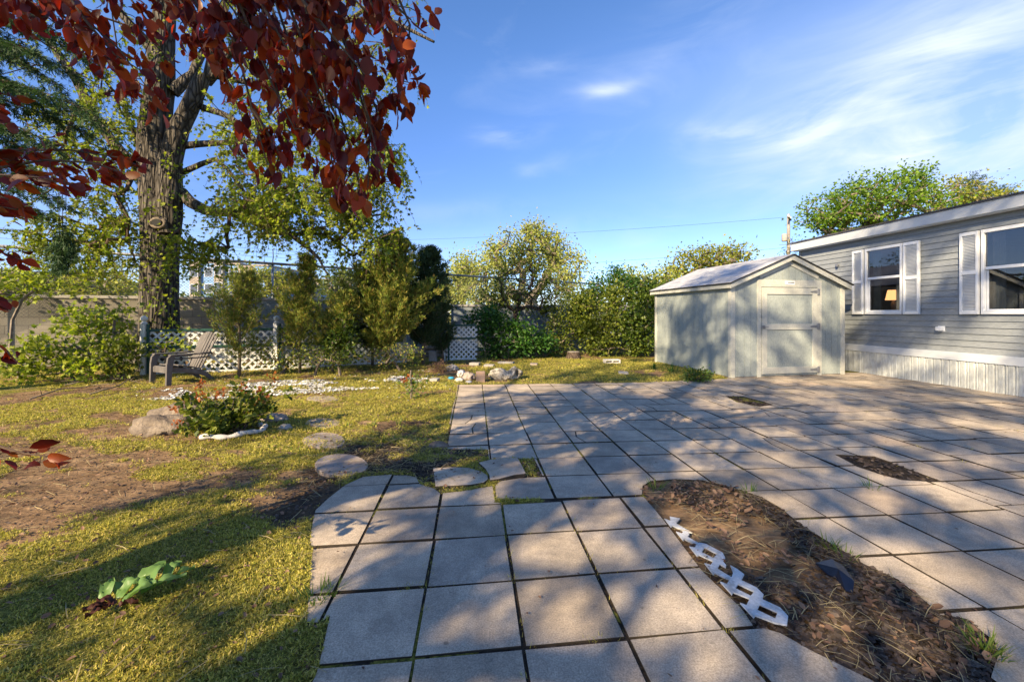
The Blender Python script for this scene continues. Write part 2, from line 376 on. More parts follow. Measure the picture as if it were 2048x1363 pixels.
def glass_mat():
    m, N, L, bs = nm('window_glass'); N.remove(bs)
    g = N.new('ShaderNodeBsdfGlossy'); g.inputs['Roughness'].default_value = .015; g.inputs[0].default_value = (.9,.93,1,1)
    t = N.new('ShaderNodeBsdfTransparent'); t.inputs[0].default_value = (.75,.8,.82,1)
    fr = N.new('ShaderNodeFresnel'); fr.inputs[0].default_value = 2.1
    mx = N.new('ShaderNodeMixShader'); L.new(fr.outputs[0], mx.inputs[0]); L.new(t.outputs[0], mx.inputs[1]); L.new(g.outputs[0], mx.inputs[2])
    L.new(mx.outputs[0], N['Material Output'].inputs[0]); return m
M['glass'] = glass_mat()
def brickish(name, bw, bh, cola, colb, mortar, msize, st, offset=.5, rough=.9, spec=.2, fine=30, coords='Object', axis='xz'):
    m, N, L, bs = nm(name)
    tc = N.new('ShaderNodeTexCoord'); sp = N.new('ShaderNodeSeparateXYZ'); L.new(tc.outputs[coords], sp.inputs[0])
    cb = N.new('ShaderNodeCombineXYZ'); L.new(sp.outputs['XYZ'.index(axis[0].upper())], cb.inputs[0]); L.new(sp.outputs['XYZ'.index(axis[1].upper())], cb.inputs[1])
    b = N.new('ShaderNodeTexBrick'); b.inputs['Scale'].default_value = 1; b.inputs['Brick Width'].default_value = bw; b.inputs['Row Height'].default_value = bh
    b.inputs['Mortar Size'].default_value = msize; b.inputs['Mortar Smooth'].default_value = .3; b.offset = offset
    b.inputs['Color1'].default_value = c4(cola); b.inputs['Color2'].default_value = c4(colb); b.inputs['Mortar'].default_value = c4(mortar)
    L.new(cb.outputs[0], b.inputs['Vector'])
    f = tex_noise(N, L, fine, 4, .7); g = tex_noise(N, L, .8, 4, .6)
    c = mixc(N, L, .4, b.outputs[0], ramp(N, L, f, [(.3, (.3,.3,.3)), (.7, (.75,.75,.75))]), 'OVERLAY')
    c = mixc(N, L, .45, c, ramp(N, L, g, [(.3, (.3,.3,.3)), (.7, (.75,.74,.72))]), 'OVERLAY')
    L.new(c, bs.inputs['Base Color']); bs.inputs['Roughness'].default_value = rough; bs.inputs['Specular IOR Level'].default_value = spec
    inv = N.new('ShaderNodeMath'); inv.operation = 'MULTIPLY_ADD'; inv.inputs[1].default_value = -1; L.new(b.outputs['Fac'], inv.inputs[0]); inv.inputs[2].default_value = 1
    h = mixc(N, L, .18, inv.outputs[0], f)
    bump(N, L, bs, h, st, .008); return m
M['block'] = brickish('tan_concrete_block', .41, .205, (.195,.18,.15), (.235,.215,.18), (.15,.135,.115), .008, .5)
M['blockgreyshade'] = brickish('grey_and_shaded_concrete_block', .41, .205, (.145,.175,.195), (.18,.205,.225), (.11,.13,.14), .008, .5)  # grey block; its bluish tone also paints the shade on the main wall
M['shingle'] = brickish('grey_asphalt_shingles', .32, .14, (.32,.325,.34), (.46,.465,.48), (.14,.14,.15), .006, .6, rough=.6, spec=.5, fine=120, axis='yx')
M['roofdark'] = brickish('dark_asphalt_shingles', .32, .14, (.045,.045,.05), (.08,.08,.085), (.02,.02,.02), .006, .6, fine=120, axis='xy')
def paver_mat():
    m, N, L, bs = nm('concrete_pavers')
    g = N.new('ShaderNodeNewGeometry')
    c = ramp(N, L, g.outputs['Random Per Island'], [(0, (.33,.275,.215)), (.25, (.41,.35,.28)), (.5, (.45,.38,.30)), (.75, (.35,.305,.255)), (1, (.46,.365,.275))])
    s = tex_noise(N, L, 150, 3, .75); c = mixc(N, L, .6, c, ramp(N, L, s, [(.34, (.22,.22,.22)), (.66, (.78,.78,.78))]), 'OVERLAY')
    s2 = tex_noise(N, L, 1.7, 6, .7); c = mixc(N, L, .8, c, ramp(N, L, s2, [(.40, (.34,.34,.34)), (.62, (.64,.62,.59))]), 'OVERLAY')
    s4 = tex_noise(N, L, .9, 7, .75, dist=1.5); c = mixc(N, L, ramp(N, L, s4, [(.56, (0,0,0)), (.66, (.38,.38,.38))]), c, (.16,.125,.085))
    s3 = tex_noise(N, L, 14, 3, .6); c = mixc(N, L, .3, c, ramp(N, L, s3, [(.3, (.34,.34,.34)), (.7, (.66,.66,.66))]), 'OVERLAY')
    v = N.new('ShaderNodeTexVoronoi'); v.inputs['Scale'].default_value = 7.5; tc = N.new('ShaderNodeTexCoord'); L.new(tc.outputs['Object'], v.inputs[0])
    sp = ramp(N, L, v.outputs['Distance'], [(.0, (1,1,1)), (.06, (1,1,1)), (.10, (0,0,0))]); 
    thr = tex_noise(N, L, 5, 1, .5); th = ramp(N, L, thr, [(.56, (0,0,0)), (.6, (1,1,1))])
    f = mixc(N, L, 1, sp, th, 'MULTIPLY')
    f2 = mixc(N, L, 1, f, (.6,.6,.6), 'MULTIPLY')
    c = mixc(N, L, f2, c, (.05,.045,.035))
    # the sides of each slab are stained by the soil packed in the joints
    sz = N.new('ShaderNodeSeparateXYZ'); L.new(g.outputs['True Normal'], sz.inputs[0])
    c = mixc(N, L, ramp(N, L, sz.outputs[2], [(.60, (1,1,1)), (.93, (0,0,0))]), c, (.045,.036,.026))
    L.new(c, bs.inputs['Base Color']); bs.inputs['Roughness'].default_value = .82; bs.inputs['Specular IOR Level'].default_value = .25
    h = mixc(N, L, .5, s, s3); bump(N, L, bs, h, .45, .004); return m
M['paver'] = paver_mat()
def ground_mat():
    m, N, L, bs = nm('yard_soil_and_moss')
    at = N.new('ShaderNodeAttribute'); at.attribute_name = 'green'; at2 = N.new('ShaderNodeAttribute'); at2.attribute_name = 'dark'
    a = tex_noise(N, L, 3, 6, .65); b = tex_noise(N, L, 40, 5, .75); w = tex_noise(N, L, 14, 5, .7, stretch=(.35,1,1), dist=1.0)
    dirt = ramp(N, L, a, [(.3, (.11,.07,.04)), (.5, (.19,.125,.075)), (.7, (.26,.18,.11))])
    dirt = mixc(N, L, .8, dirt, ramp(N, L, w, [(.35, (.26,.26,.26)), (.65, (.8,.78,.72))]), 'OVERLAY')
    dark = ramp(N, L, b, [(.3, (.025,.02,.015)), (.6, (.055,.042,.032)), (.8, (.12,.095,.07))])
    dirt = mixc(N, L, at2.outputs['Fac'], dirt, dark)
    moss = ramp(N, L, b, [(.3, (.05,.05,.012)), (.5, (.15,.145,.03)), (.7, (.30,.26,.06))])
    mm = N.new('ShaderNodeMath'); mm.operation = 'MULTIPLY_ADD'; mm.inputs[1].default_value = 1.3; L.new(b, mm.inputs[0]); mm.inputs[2].default_value = -.65
    ad = N.new('ShaderNodeMath'); ad.operation = 'ADD'; ad.use_clamp = True; L.new(mm.outputs[0], ad.inputs[0]); L.new(at.outputs['Fac'], ad.inputs[1])
    f = ramp(N, L, ad.outputs[0], [(.38, (0,0,0)), (.62, (1,1,1))])
    c = mixc(N, L, f, dirt, moss)
    c = mixc(N, L, .4, c, ramp(N, L, b, [(.3, (.25,.25,.25)), (.7, (.8,.8,.8))]), 'OVERLAY')
    L.new(c, bs.inputs['Base Color']); bs.inputs['Roughness'].default_value = .95; bs.inputs['Specular IOR Level'].default_value = .1
    bump(N, L, bs, mixc(N, L, .5, b, w), .9, .02); return m
M['ground'] = ground_mat()
# ================================================================ GROUND AND PATIO
def px(poly): return [G(a, b)[:2] for a, b in poly]
BED_L = [(1285,982),(1290,996),(1312,1021),(1340,1056),(1379,1107),(1406,1142),(1484,1216),(1507,1251),(1562,1267),(1620,1300),(1679,1329),(1749,1363),(1810,1400),(1900,1600)]
BED_R = [(1285,971),(1301,961),(1350,957),(1406,959),(1468,975),(1523,994),(1558,1013),(1601,1047),(1671,1091),(1729,1127),(1796,1158),(1881,1228),(1932,1236),(1990,1282),(1996,1310),(1983,1349),(1975,1420),(1960,1600)]
NEAR = px([(631,1019),(655,997),(692,968),(726,953),(778,949),(812,949),(832,953),(840,967),(868,976),(880,986),(920,982),(965,974),(985,971),(990,1000),(1003,1006),(1123,998),(1284,990)] + BED_L[1:] +
          [(560,1600),(600,1420),(634,1345),(660,1230),(640,1243),(614,1243),(616,1200),(620,1171),(621,1130),(626,1097),(620,1082),(624,1051)])
FAR = px([(991,997),(991,970),(1000,961),(1040,955),(1085,951),(1068,916),(978,918),(976,898),(894,896),(893,880),(900,840),(905,815),(912,790),(915,769),(1180,766),(1300,764),(1340,762),(1455,757)]) + \
      [(4.6,9.3),(7.9,9.45),(8.05,6.9),(8.65,.3),(1.5,.45)] + px(list(reversed(BED_R))) + px([(1284,988),(1123,996)])
HOLE2 = px([(1669,908),(1749,912),(1786,925),(1840,945),(1888,963),(1804,959),(1767,950),(1713,932)])
HOLE3 = px([(1450,791),(1490,793),(1548,809),(1519,813),(1475,804)])
BED = px(BED_L + list(reversed(BED_R)))
prnd = random.Random(5)
def cell_minus(cell, outline, holes):
    polys = [cell, outline] + holes
    vs = []; fs = []
    for p in polys:
        if sum(p[k-1][0]*p[k][1]-p[k][0]*p[k-1][1] for k in range(len(p))) < 0: p = list(reversed(p))
        fs.append(list(range(len(vs), len(vs)+len(p)))); vs += [Vector(q) for q in p]
    r = delaunay_2d_cdt(vs, [], fs, 0, 1e-5)
    tri = [f for f, o in zip(r[2], r[5]) if 0 in o and 1 in o and not any(k >= 2 for k in o)]
    return [(v.x, v.y) for v in r[0]], tri
patio_mb = MB()
def add_slab(vs, tris, cz, tilt, zb=-.05):
    if not tris: return
    # split into connected islands is not needed: a slab cut by the outline stays one stone
    used = sorted({i for t in tris for i in t}); idx = {u: k for k, u in enumerate(used)}
    area = sum(abs((vs[t[1]][0]-vs[t[0]][0])*(vs[t[2]][1]-vs[t[0]][1])-(vs[t[2]][0]-vs[t[0]][0])*(vs[t[1]][1]-vs[t[0]][1]))/2 for t in tris)
    if area < .004: return
    cx = sum(vs[u][0] for u in used)/len(used); cy = sum(vs[u][1] for u in used)/len(used)
    top = [(vs[u][0], vs[u][1], cz + tilt[0]*(vs[u][0]-cx) + tilt[1]*(vs[u][1]-cy)) for u in used]
    n = len(used); bot = [(x, y, zb) for x, y, z in top]
    F = []; cnt = {}
    for t in tris:
        a, b, c = t
        if (vs[b][0]-vs[a][0])*(vs[c][1]-vs[a][1])-(vs[c][0]-vs[a][0])*(vs[b][1]-vs[a][1]) < 0: b, c = c, b
        q = (idx[a], idx[b], idx[c]); F.append(q)
        for e in ((q[0],q[1]),(q[1],q[2]),(q[2],q[0])): cnt[e] = 1
    for (a, b) in list(cnt):
        if (b, a) not in cnt: F.append((b, a, n+a, n+b))
    patio_mb.add(top+bot, F)
def grid(outline, org, adir, cdir, w, i0, i1, j0, j1, gapu, gapv, holes, shift=None, zamp=.0014, crack=.05):
    a = Vector(adir).normalized(); c = Vector(cdir).normalized(); o = Vector(org)
    xs = [p[0] for p in outline]; ys = [p[1] for p in outline]
    for i in range(i0, i1):
        sh = shift(i) if shift else 0
        for j in range(j0, j1):
            gu = gapu*prnd.uniform(.5, 1.2); gv = gapv*prnd.uniform(.4, 1.3)
            cen = o + a*(i+.5)*w + c*((j+.5)*w+sh)
            if not (min(xs)-.5 < cen.x < max(xs)+.5 and min(ys)-.5 < cen.y < max(ys)+.5): continue
            rot = prnd.gauss(0, .004); cell = []
            for su, sv in ((-1,-1),(1,-1),(1,1),(-1,1)):
                u = su*(w-gu)/2 + prnd.gauss(0,.0012); v = sv*(w-gv)/2 + prnd.gauss(0,.0012)
                u, v = u-rot*v, v+rot*u
                p = cen + a*u + c*v; cell.append((p.x, p.y))
            ins = [bool(inpoly(outline, p[0], p[1])) for p in cell]
            hs = [h for h in holes]
            cz = prnd.gauss(0, zamp); tl = (prnd.gauss(0,.007), prnd.gauss(0,.007))
            parts = [cell]
            if prnd.random() < crack and cen.y > 3:
                k = prnd.uniform(.3,.7); k2 = k+prnd.uniform(-.2,.2); e = .012
                A, B, C, D = [Vector(q) for q in cell]
                lp = lambda p, q, t: tuple(p.lerp(q, t))
                m1 = A.lerp(B, k); m2 = D.lerp(C, k2)
                mid = m1.lerp(m2, .5) + a*prnd.uniform(-.05,.05)
                ux = a*e/2
                parts = [[tuple(A), tuple(m1-ux), tuple(mid-ux), tuple(m2-ux), tuple(D)], [tuple(m1+ux), tuple(B), tuple(C), tuple(m2+ux), tuple(mid+ux)]]
            for pc in parts:
                near_h = [h for h in hs if any(abs(q[0]-cen.x) < 1.0 and abs(q[1]-cen.y) < 1.0 for q in h)]
                vs, tr = cell_minus(pc, outline, near_h)
                add_slab(vs, tr, cz, tl)
org_n = G(1003, 1006)[:2]
grid(NEAR, org_n, (1,.115), (-.0935,1), .421, -4, 4, -5, 3, .020, .024, [])
org_f = G(1111, 997)[:2]
def shf(i):
    return {6:.0,7:.05,8:.05,9:.17,10:.17,11:.2,12:.05,13:.05,14:.26,15:.26,16:.1,17:.1,18:.3,19:.3}.get(i, 0)
grid(FAR, org_f, (1,.088), (-.0905,1), .421, -3, 22, -8, 20, .019, .019, [HOLE2, HOLE3], shf)
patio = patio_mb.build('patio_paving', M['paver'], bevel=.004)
tag(patio, 'square pinkish grey concrete pavers with mossy joints laid in a grid', kind='structure')
# ---- ground sheet
xs = np.concatenate([[-1500,-500,-180,-80,-40,-24,-18], np.arange(-15, 10.01, .05), [12,16,24,50,110,300,1500]])
ys = np.concatenate([[-1500,-500,-100,-40,-15,-6,-2], np.arange(.4, 15.01, .05), [16,19,25,40,80,200,600,1500]])
X, Y = np.meshgrid(xs, ys); XX = X.ravel(); YY = Y.ravel()
in_near = inpoly(NEAR, XX, YY); in_far = inpoly(FAR, XX, YY) & ~inpoly(HOLE2, XX, YY); in_bed = inpoly(BED, XX, YY)
core = (XX > -15) & (XX < 10) & (YY > .4) & (YY < 15)
def masks(x, y):
    n = fbm(x, y, 1.1, 3, 5); n2 = fbm(x, y, 3.1, 30, 4)
    n3 = fbm(x*.45+y*.1, y*1.3, 5.5, 44, 4)
    g = (n-.5)*1.9 + (n2-.5)*1.7 + (n3-.5)*1.5 + .70
    d = np.zeros(np.shape(x))
    def blob(pxy, r, s, arr, ry=None):
        X0, Y0, _ = G(*pxy); ry = ry or r
        return arr + s*np.exp(-((x-X0)/r)**2-((y-Y0)/ry)**2)
    for q in (((120,880),1.3,-.38),((260,900),.6,-.35),((420,960),.35,-.4),((250,1000),.4,-.3),((90,960),.4,-.35),((330,930),.7,-.35),((480,950),.45,-.3),((60,1000),.5,-.35),((120,790),2.0,-.25),((350,850),.8,-.25),((210,960),.5,-.2),((30,1060),.3,-.3),((560,1000),.35,-.8),((640,985),.3,-.5)): g = blob(*q, g)
    for q in (((200,1200),.8,.45),((420,1060),.6,.4),((350,1320),.5,.35),((700,830),.8,.25),((560,900),.5,.3),((650,765),.9,.2),((1150,735),1.5,.45),((820,800),.5,.3),((560,1180),.35,.35)): g = blob(*q, g)
    for q in (((760,890),.38,1.2),((860,930),.40,1.4),((720,930),.25,.9),((800,850),.3,.6),((600,1000),.22,.8),((1040,935),.3,1),((650,950),.2,.6)):
        d = blob(*q, d); g = blob(q[0], q[1]*1.05, -q[2]*.75, g)
    d = d + np.clip((fbm(x, y, 2.2, 77, 4)-.56)*3, 0, .6)
    # strip of dark litter under the shrubs along the wall
    g = np.where(y > 10.6 + .15*x*(x < 0)*-1*0, g*.9, g)
    hh = inpoly(HOLE2, x, y) | inpoly(HOLE3, x, y); g = np.where(hh, .0, g); d = np.where(hh, 1, d)
    return np.clip(g, 0, 1), np.clip(d, 0, 1)
gm, dm = masks(XX, YY)
Z = -.016 + .020*(fbm(XX, YY, 1.6, 11, 4)-.5)*2 + .012*(fbm(XX, YY, 9, 15, 3)-.5) + .012*gm
inp = in_near | in_far
Z = np.where(inp, -.0085, Z)
Z = np.where(in_bed & ~inp, -.022 + .03*(fbm(XX, YY, 4, 21, 4)-.35), Z)
Z = np.where(core, Z, -.02)
gm = np.where(inp, .05 + .6*(fbm(XX, YY, 3, 51, 3) > .56), gm); dm = np.where(inp, 1, dm)
gm = np.where(in_bed, .03, gm); dm = np.where(in_bed, np.clip((fbm(XX, YY, 2.2, 61, 4)-.40)*5, 0, 1), dm)
gm = np.where(core, gm, .75)
nx, ny = len(xs), len(ys)
idx = (np.arange(ny-1)[:, None]*nx + np.arange(nx-1)[None]).ravel()
ground = mesh_np('ground', np.stack([XX, YY, Z], 1), np.stack([idx, idx+1, idx+1+nx, idx+nx], 1), M['ground'], smooth=True)
for nme, arr in (('green', gm), ('dark', dm)):
    at = ground.data.attributes.new(nme, 'FLOAT', 'POINT'); at.data.foreach_set('value', arr.astype(np.float32))
tag(ground, 'bare brown soil with patches of yellow green moss', kind='structure')
def outside(x, y):
    return ~(inpoly(NEAR, x, y) | inpoly(FAR, x, y) | inpoly(BED, x, y))
# ---- grass and moss
def scatter_lawn(n, x0, x1, y0, y1, seed, thr=.22, soft=.50):
    r = np.random.default_rng(seed); x = r.uniform(x0, x1, n); y = r.uniform(y0, y1, n)
    vis = (np.abs(x) < y*1.28+.3)
    g, d = masks(x, y); p = np.clip((g-thr)/soft, 0, 1)
    k = vis & outside(x, y) & (r.random(n) < p)
    return x[k], y[k], g[k]
def blades(xy, size, lean, seed, T=BLADE):
    r = np.random.default_rng(seed); x, y = xy[:2]; n = len(x)
    tan = np.stack([r.normal(0, lean, n), r.normal(0, lean, n), np.ones(n)*.8], 1)
    nor = rdir(n, r); nor[:, 2] *= .3
    sz = size*r.uniform(.5, 1.3, n)
    return stamp(T, np.stack([x, y, np.full(n, -.012)], 1), tan, nor, sz)
def mossy(xy, size, seed):
    r = np.random.default_rng(seed); x, y = xy[:2]; n = len(x); a = r.uniform(0, 6.28, n); s = size*r.uniform(.45, 1.4, n)*(.6+.8*fbm(x, y, 7, 91, 3))
    tan = np.stack([np.cos(a), np.sin(a), r.normal(0, .25, n)], 1); nor = np.stack([r.normal(0,.35,n), r.normal(0,.35,n), np.ones(n)], 1)
    return stamp(MOSS, np.stack([x, y, r.uniform(-.014, .006, n)], 1), tan, nor, s)
parts = [mossy(scatter_lawn(190000, -4.6, .2, 1.2, 3.9, 201), .0165, 202), mossy(scatter_lawn(90000, -8, 1.2, 3.7, 7.5, 203), .025, 204), mossy(scatter_lawn(40000, -11, 5.5, 7.3, 12.5, 205), .038, 206),
         blades(scatter_lawn(60000, -5.2, .2, 1.2, 4.2, 1), .020, 1.0, 2),
         blades(scatter_lawn(20000, -3.6, .2, 1.2, 2.8, 4), .022, 1.3, 3),
         blades(scatter_lawn(75000, -9, 1.5, 4.2, 8, 5), .04, .8, 6),
         blades(scatter_lawn(70000, -12, 6.5, 8, 13.5, 7), .045, .6, 8)]
V, F = merge(parts); g = mesh_np('moss_and_grass', V, F, M['grass'])
tag(g, 'short yellow green moss and grass covering the lawn', 'grass', kind='stuff')
# taller greener tufts
def tufts(centres, seed, nb=26, r=.05, h=.09, mat=None):
    q = np.random.default_rng(seed); ps = []
    for (x, y, s) in centres:
        n = int(nb*s)+4; a = q.uniform(0, 6.28, n); rr = r*s*np.sqrt(q.random(n))
        p = np.stack([x+rr*np.cos(a), y+rr*np.sin(a), np.full(n, -.02)], 1)
        t = np.stack([np.cos(a)*.45+q.normal(0,.15,n), np.sin(a)*.45+q.normal(0,.15,n), np.ones(n)], 1)
        ps.append(stamp(BLADE, p, t, np.stack([np.cos(a), np.sin(a), np.zeros(n)+.2], 1), h*s*q.uniform(.5, 1.2, n)))
    return merge(ps)
q = np.random.default_rng(12); cs = []
x, y, gg = scatter_lawn(3600, -9, 5, 1.6, 12.8, 13, .4, .3)
for a, b in zip(x, y): cs.append((a, b, q.uniform(.25, .8)*(1 if b > 4 else .6)))
for p in ((870,840),(880,820),(850,870),(800,845),(790,880),(745,850),(765,880),(640,1190),(660,1180),(625,1200),(1310,975),(1500,985),(1745,975),(1970,1300),(1980,1290),(1960,1305),(1655,1090),(1690,1110)):
    X0, Y0, _ = G(*p); cs.append((X0, Y0, 1.0))
V, F = tufts(cs, 14); g = mesh_np('grass_tufts', V, F, M['grass2']); tag(g, 'scattered taller tufts of green grass on the lawn', 'grass tufts', kind='stuff')
# weeds in the paving joints
cs = []; a1 = Vector((1,.088)).normalized(); c1 = Vector((-.0905,1)).normalized()
for k in range(1500):
    i = q.integers(-3, 16); j = q.integers(-1, 16); t = q.random()
    if vnoise(i*.7+3, (j+t)*.5+(i % 3), .9, 5) < .5: continue
    if q.random() < .6: p = Vector(org_f) + a1*(i*.421) + c1*((j+t)*.421)
    else: p = Vector(org_f) + a1*((i+t)*.421) + c1*(j*.421)
    if inpoly(FAR, p.x, p.y) and p.y < 9: cs.append((p.x, p.y, q.uniform(.12, .42)))
a2 = Vector((1,.115)).normalized(); c2 = Vector((-.0935,1)).normalized()
for k in range(420):
    i = q.integers(-3, 4); j = q.integers(-4, 1); t = q.random()
    if q.random() < .65: p = Vector(org_n) + a2*(i*.421) + c2*((j+t)*.421)
    else: p = Vector(org_n) + a2*((i+t)*.421) + c2*(j*.421)
    if inpoly(NEAR, p.x, p.y) and vnoise(p.x*2, p.y*2, 1.5, 66) > .45: cs.append((p.x, p.y, q.uniform(.15, .42)))
V, F = tufts(cs, 15, 34, .05, .10); g = mesh_np('joint_weeds', V, F, M['grass']); tag(g, 'small weeds and moss growing in the joints of the paving', 'weeds', kind='stuff')
# dry straw and twigs lying about
def litter(n, region, seed, T, size, flat=.12, z=-.004):
    r = np.random.default_rng(seed); x0, x1, y0, y1 = region
    x = r.uniform(x0, x1, n); y = r.uniform(y0, y1, n); return x, y, r
STICK = ([(-.012,0,0),(.012,0,0),(.016,.5,.06),(-.010,.5,.06),(.07,1,.0),(.05,1,.0)], [(0,1,2,3),(3,2,4,5)])
def lie(x, y, r, T, size, flat=.12, z=.0):
    n = len(x); a = r.uniform(0, 6.28, n)
    tan = np.stack([np.cos(a), np.sin(a), r.normal(0, flat, n)], 1); nor = np.stack([r.normal(0,.35,n), r.normal(0,.35,n), np.ones(n)], 1)
    return stamp(T, np.stack([x, y, np.full(n, z)+r.uniform(0,.012,n)], 1), tan, nor, size*r.uniform(.25, 1.3, n))
x, y, r = litter(9500, (-9, 1.6, 1.4, 10.5), 21, None, 0); k = outside(x, y); P1 = lie(x[k], y[k], r, STICK, .13, .06, -.002)
x, y, r = litter(2500, (.55, 2.6, 1.2, 3.3), 22, None, 0); k = inpoly(BED, x, y); P2 = lie(x[k], y[k], r, STICK, .10, .1, 0)
X0, Y0, _ = G(800, 915); x = np.random.default_rng(23).normal(X0, .45, 1300); y = np.random.default_rng(24).normal(Y0, .4, 1300); k = outside(x, y); P3 = lie(x[k], y[k], np.random.default_rng(25), STICK, .11, .1, 0)
V, F = merge([P1, P2, P3]); g = mesh_np('dry_straw', V, F, M['dryblade']); tag(g, 'dry straw and thin stalks scattered over soil and bed', 'straw', kind='stuff')
x, y, r = litter(60000, (.55, 2.6, 1.0, 3.4), 31, None, 0); k = inpoly(BED, x, y) & (fbm(x, y, 2.2, 61, 4) > .42 + r.normal(0,.05,len(x))); PA = lie(x[k], y[k], r, CHIP, .021, .25, -.01)
x, y, r = litter(5000, (-2.5, .3, 2.8, 5.2), 32, None, 0); g_, d_ = masks(x, y); k = outside(x, y) & (d_ > .35); PB = lie(x[k], y[k], r, CHIP, .022, .25, -.006)
x, y, r = litter(9000, (3.0, 5.5, 3.0, 7.5), 39, None, 0); k = inpoly(HOLE2, x, y) | inpoly(HOLE3, x, y); PC = lie(x[k], y[k], r, CHIP, .024, .25, -.006)
V, F = merge([PA, PB, PC]); g = mesh_np('bark_mulch', V, F, M['mulch']); tag(g, 'dark shredded bark mulch in the bed cut into the paving', 'mulch', kind='stuff')
x, y, r = litter(3800, (.55, 2.6, 1.0, 3.3), 33, None, 0); k = inpoly(BED, x, y) & (fbm(x, y, 2.6, 71, 3)+.12*(x > 1.2) > .56); PA = lie(x[k], y[k], r, DRY, .038, .3, .0)
x, y, r = litter(15000, (-8, 1.2, 1.5, 12), 34, None, 0); k = outside(x, y); PB = lie(x[k], y[k], r, DRY, .028, .3, .004)
x, y, r = litter(420, (-1.2, 8, 1.3, 9.5), 35, None, 0); k = ~outside(x, y); PC = lie(x[k], y[k], r, DRY, .018, .2, .006)
V, F = merge([PA, PB, PC]); g = mesh_np('fallen_leaves', V, F, M['drylit']); tag(g, 'brown fallen leaves lying on soil and mulch', 'dead leaves', kind='stuff')
x, y, r = litter(42000, (-8.5, 1.0, 1.3, 9), 38, None, 0); g_, d_ = masks(x, y); k = outside(x, y) & (g_ < .6) & (r.random(len(x)) < np.clip(5/y**1.5, .1, 1)); PA = lie(x[k], y[k], r, CHIP, .013, .35, -.004)
V, F = merge([PA]); g = mesh_np('soil_crumbs', V, F, M['mulch']); tag(g, 'crumbs of soil and bits of bark on the bare earth', 'soil crumbs', kind='stuff')
x, y, r = litter(26000, (-7.5, -1.2, 6.3, 9.2), 36, None, 0)
BAND = px([(235,803),(330,780),(480,768),(620,758),(760,751),(860,757),(855,772),(780,777),(700,781),(600,788),(480,797),(350,812)])
k = inpoly(BAND, x, y) & (fbm(x, y, 2.3, 81, 5) > .50 + .03*np.abs(x+4.0)); PA = lie(x[k], y[k], r, CHIP, .036, .25, .004)
x, y, r = litter(1400, (-7, -.6, 6, 10), 37, None, 0); k = outside(x, y) & (fbm(x, y, 2, 83, 3) > .55); PB = lie(x[k], y[k], r, CHIP, .022, .25, .0)
V, F = merge([PA, PB]); g = mesh_np('white_gravel', V, F, M['pebble']); tag(g, 'white stone chippings scattered across the grass by the lattice', 'gravel', kind='stuff')
# ================================================================ STONES
def rock(name, label, cat, c, rad, seed, mat, amp=.25, freq=1.9, group=None, flat=None, rotz=0, sub=4):
    bm = bmesh.new(); bmesh.ops.create_icosphere(bm, subdivisions=sub, radius=1)
    from mathutils import noise as mn
    off = Vector((seed*3.1, seed*1.7, seed*.9)); ca, sa = math.cos(rotz), math.sin(rotz)
    for v in bm.verts:
        d = v.co.normalized()
        k = 1 + amp*mn.noise(d*freq+off) + amp*.45*mn.noise(d*freq*2.7+off) + amp*.25*mn.noise(d*freq*6+off) + amp*.12*mn.noise(d*freq*15+off)
        e = 1-abs(mn.noise(d*1.1+off*2))*.25
        p = Vector((d.x*rad[0]*k*e, d.y*rad[1]*k, d.z*rad[2]*k))
        if flat and p.z > flat: p.z = flat + (p.z-flat)*.12
        v.co = (p.x*ca-p.y*sa, p.x*sa+p.y*ca, p.z)
    me = bpy.data.meshes.new(name); bm.to_mesh(me); bm.free()
    o = fin(me, name, mat, None, True, 0, c); return tag(o, label, cat, group)
def flatstone(label, poly, zt, mat, seed, name='stepping_stone', cat='stepping stone', group='flat stepping stones in the lawn', h=.05):
    rr = random.Random(seed); n = len(poly); cx = sum(p[0] for p in poly)/n; cy = sum(p[1] for p in poly)/n
    o = MB().prism([(p[0]-cx, p[1]-cy) for p in poly], -h, 0).build(name, mat, bevel=.006)
    o.location = (cx, cy, zt); o.rotation_euler = (rr.gauss(0,.012), rr.gauss(0,.012), 0)
    return tag(o, label, cat, group)
def ell(cx, cy, rx, ry, n=22, wob=.05, seed=0):
    r = random.Random(seed); return px([(cx+rx*math.cos(2*math.pi*k/n)*(1+r.uniform(-wob,wob)), cy+ry*math.sin(2*math.pi*k/n)*(1+r.uniform(-wob,wob))) for k in range(n)])
flatstone('large round grey stepping stone beside the paving corner', ell(683,931,53,20.5,28,.01), .012, M['slabstone'], 1)
flatstone('oval pinkish stepping stone just beyond the round grey one', ell(648,882,43,15,20,.06,3), .008, M['slabstone'], 2)
flatstone('small pinkish stepping stone in the middle of the row across the lawn', ell(646,846,35,9,18,.06,4), .008, M['slabstone'], 3)
flatstone('narrow stepping stone at the far end of the row below the white gravel', ell(645,797,34,5,16,.06,5), .008, M['slabstone'], 4)
z2 = lambda L: px([(600+a/2.926, 700+b/2.926) for a, b in L])
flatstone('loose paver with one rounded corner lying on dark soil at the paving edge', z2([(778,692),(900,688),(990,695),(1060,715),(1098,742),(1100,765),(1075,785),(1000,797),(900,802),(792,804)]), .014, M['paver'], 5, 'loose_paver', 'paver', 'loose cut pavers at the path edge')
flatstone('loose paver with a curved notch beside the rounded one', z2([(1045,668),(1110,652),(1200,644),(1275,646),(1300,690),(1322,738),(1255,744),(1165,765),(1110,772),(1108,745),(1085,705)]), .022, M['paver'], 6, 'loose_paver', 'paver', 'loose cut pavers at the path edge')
c = G(302, 868); rock('boulder', 'low pale brown boulder beside the rose bush', 'rock', (c[0], c[1]+.18, -.02), (.30,.22,.19), 3, M['stone'], .35, 1.3)
c = G(352, 838); rock('boulder', 'tan boulder behind the rose bush leaves', 'rock', (c[0], c[1]+.12, -.02), (.34,.22,.20), 8, M['stone'], .3, 1.5)
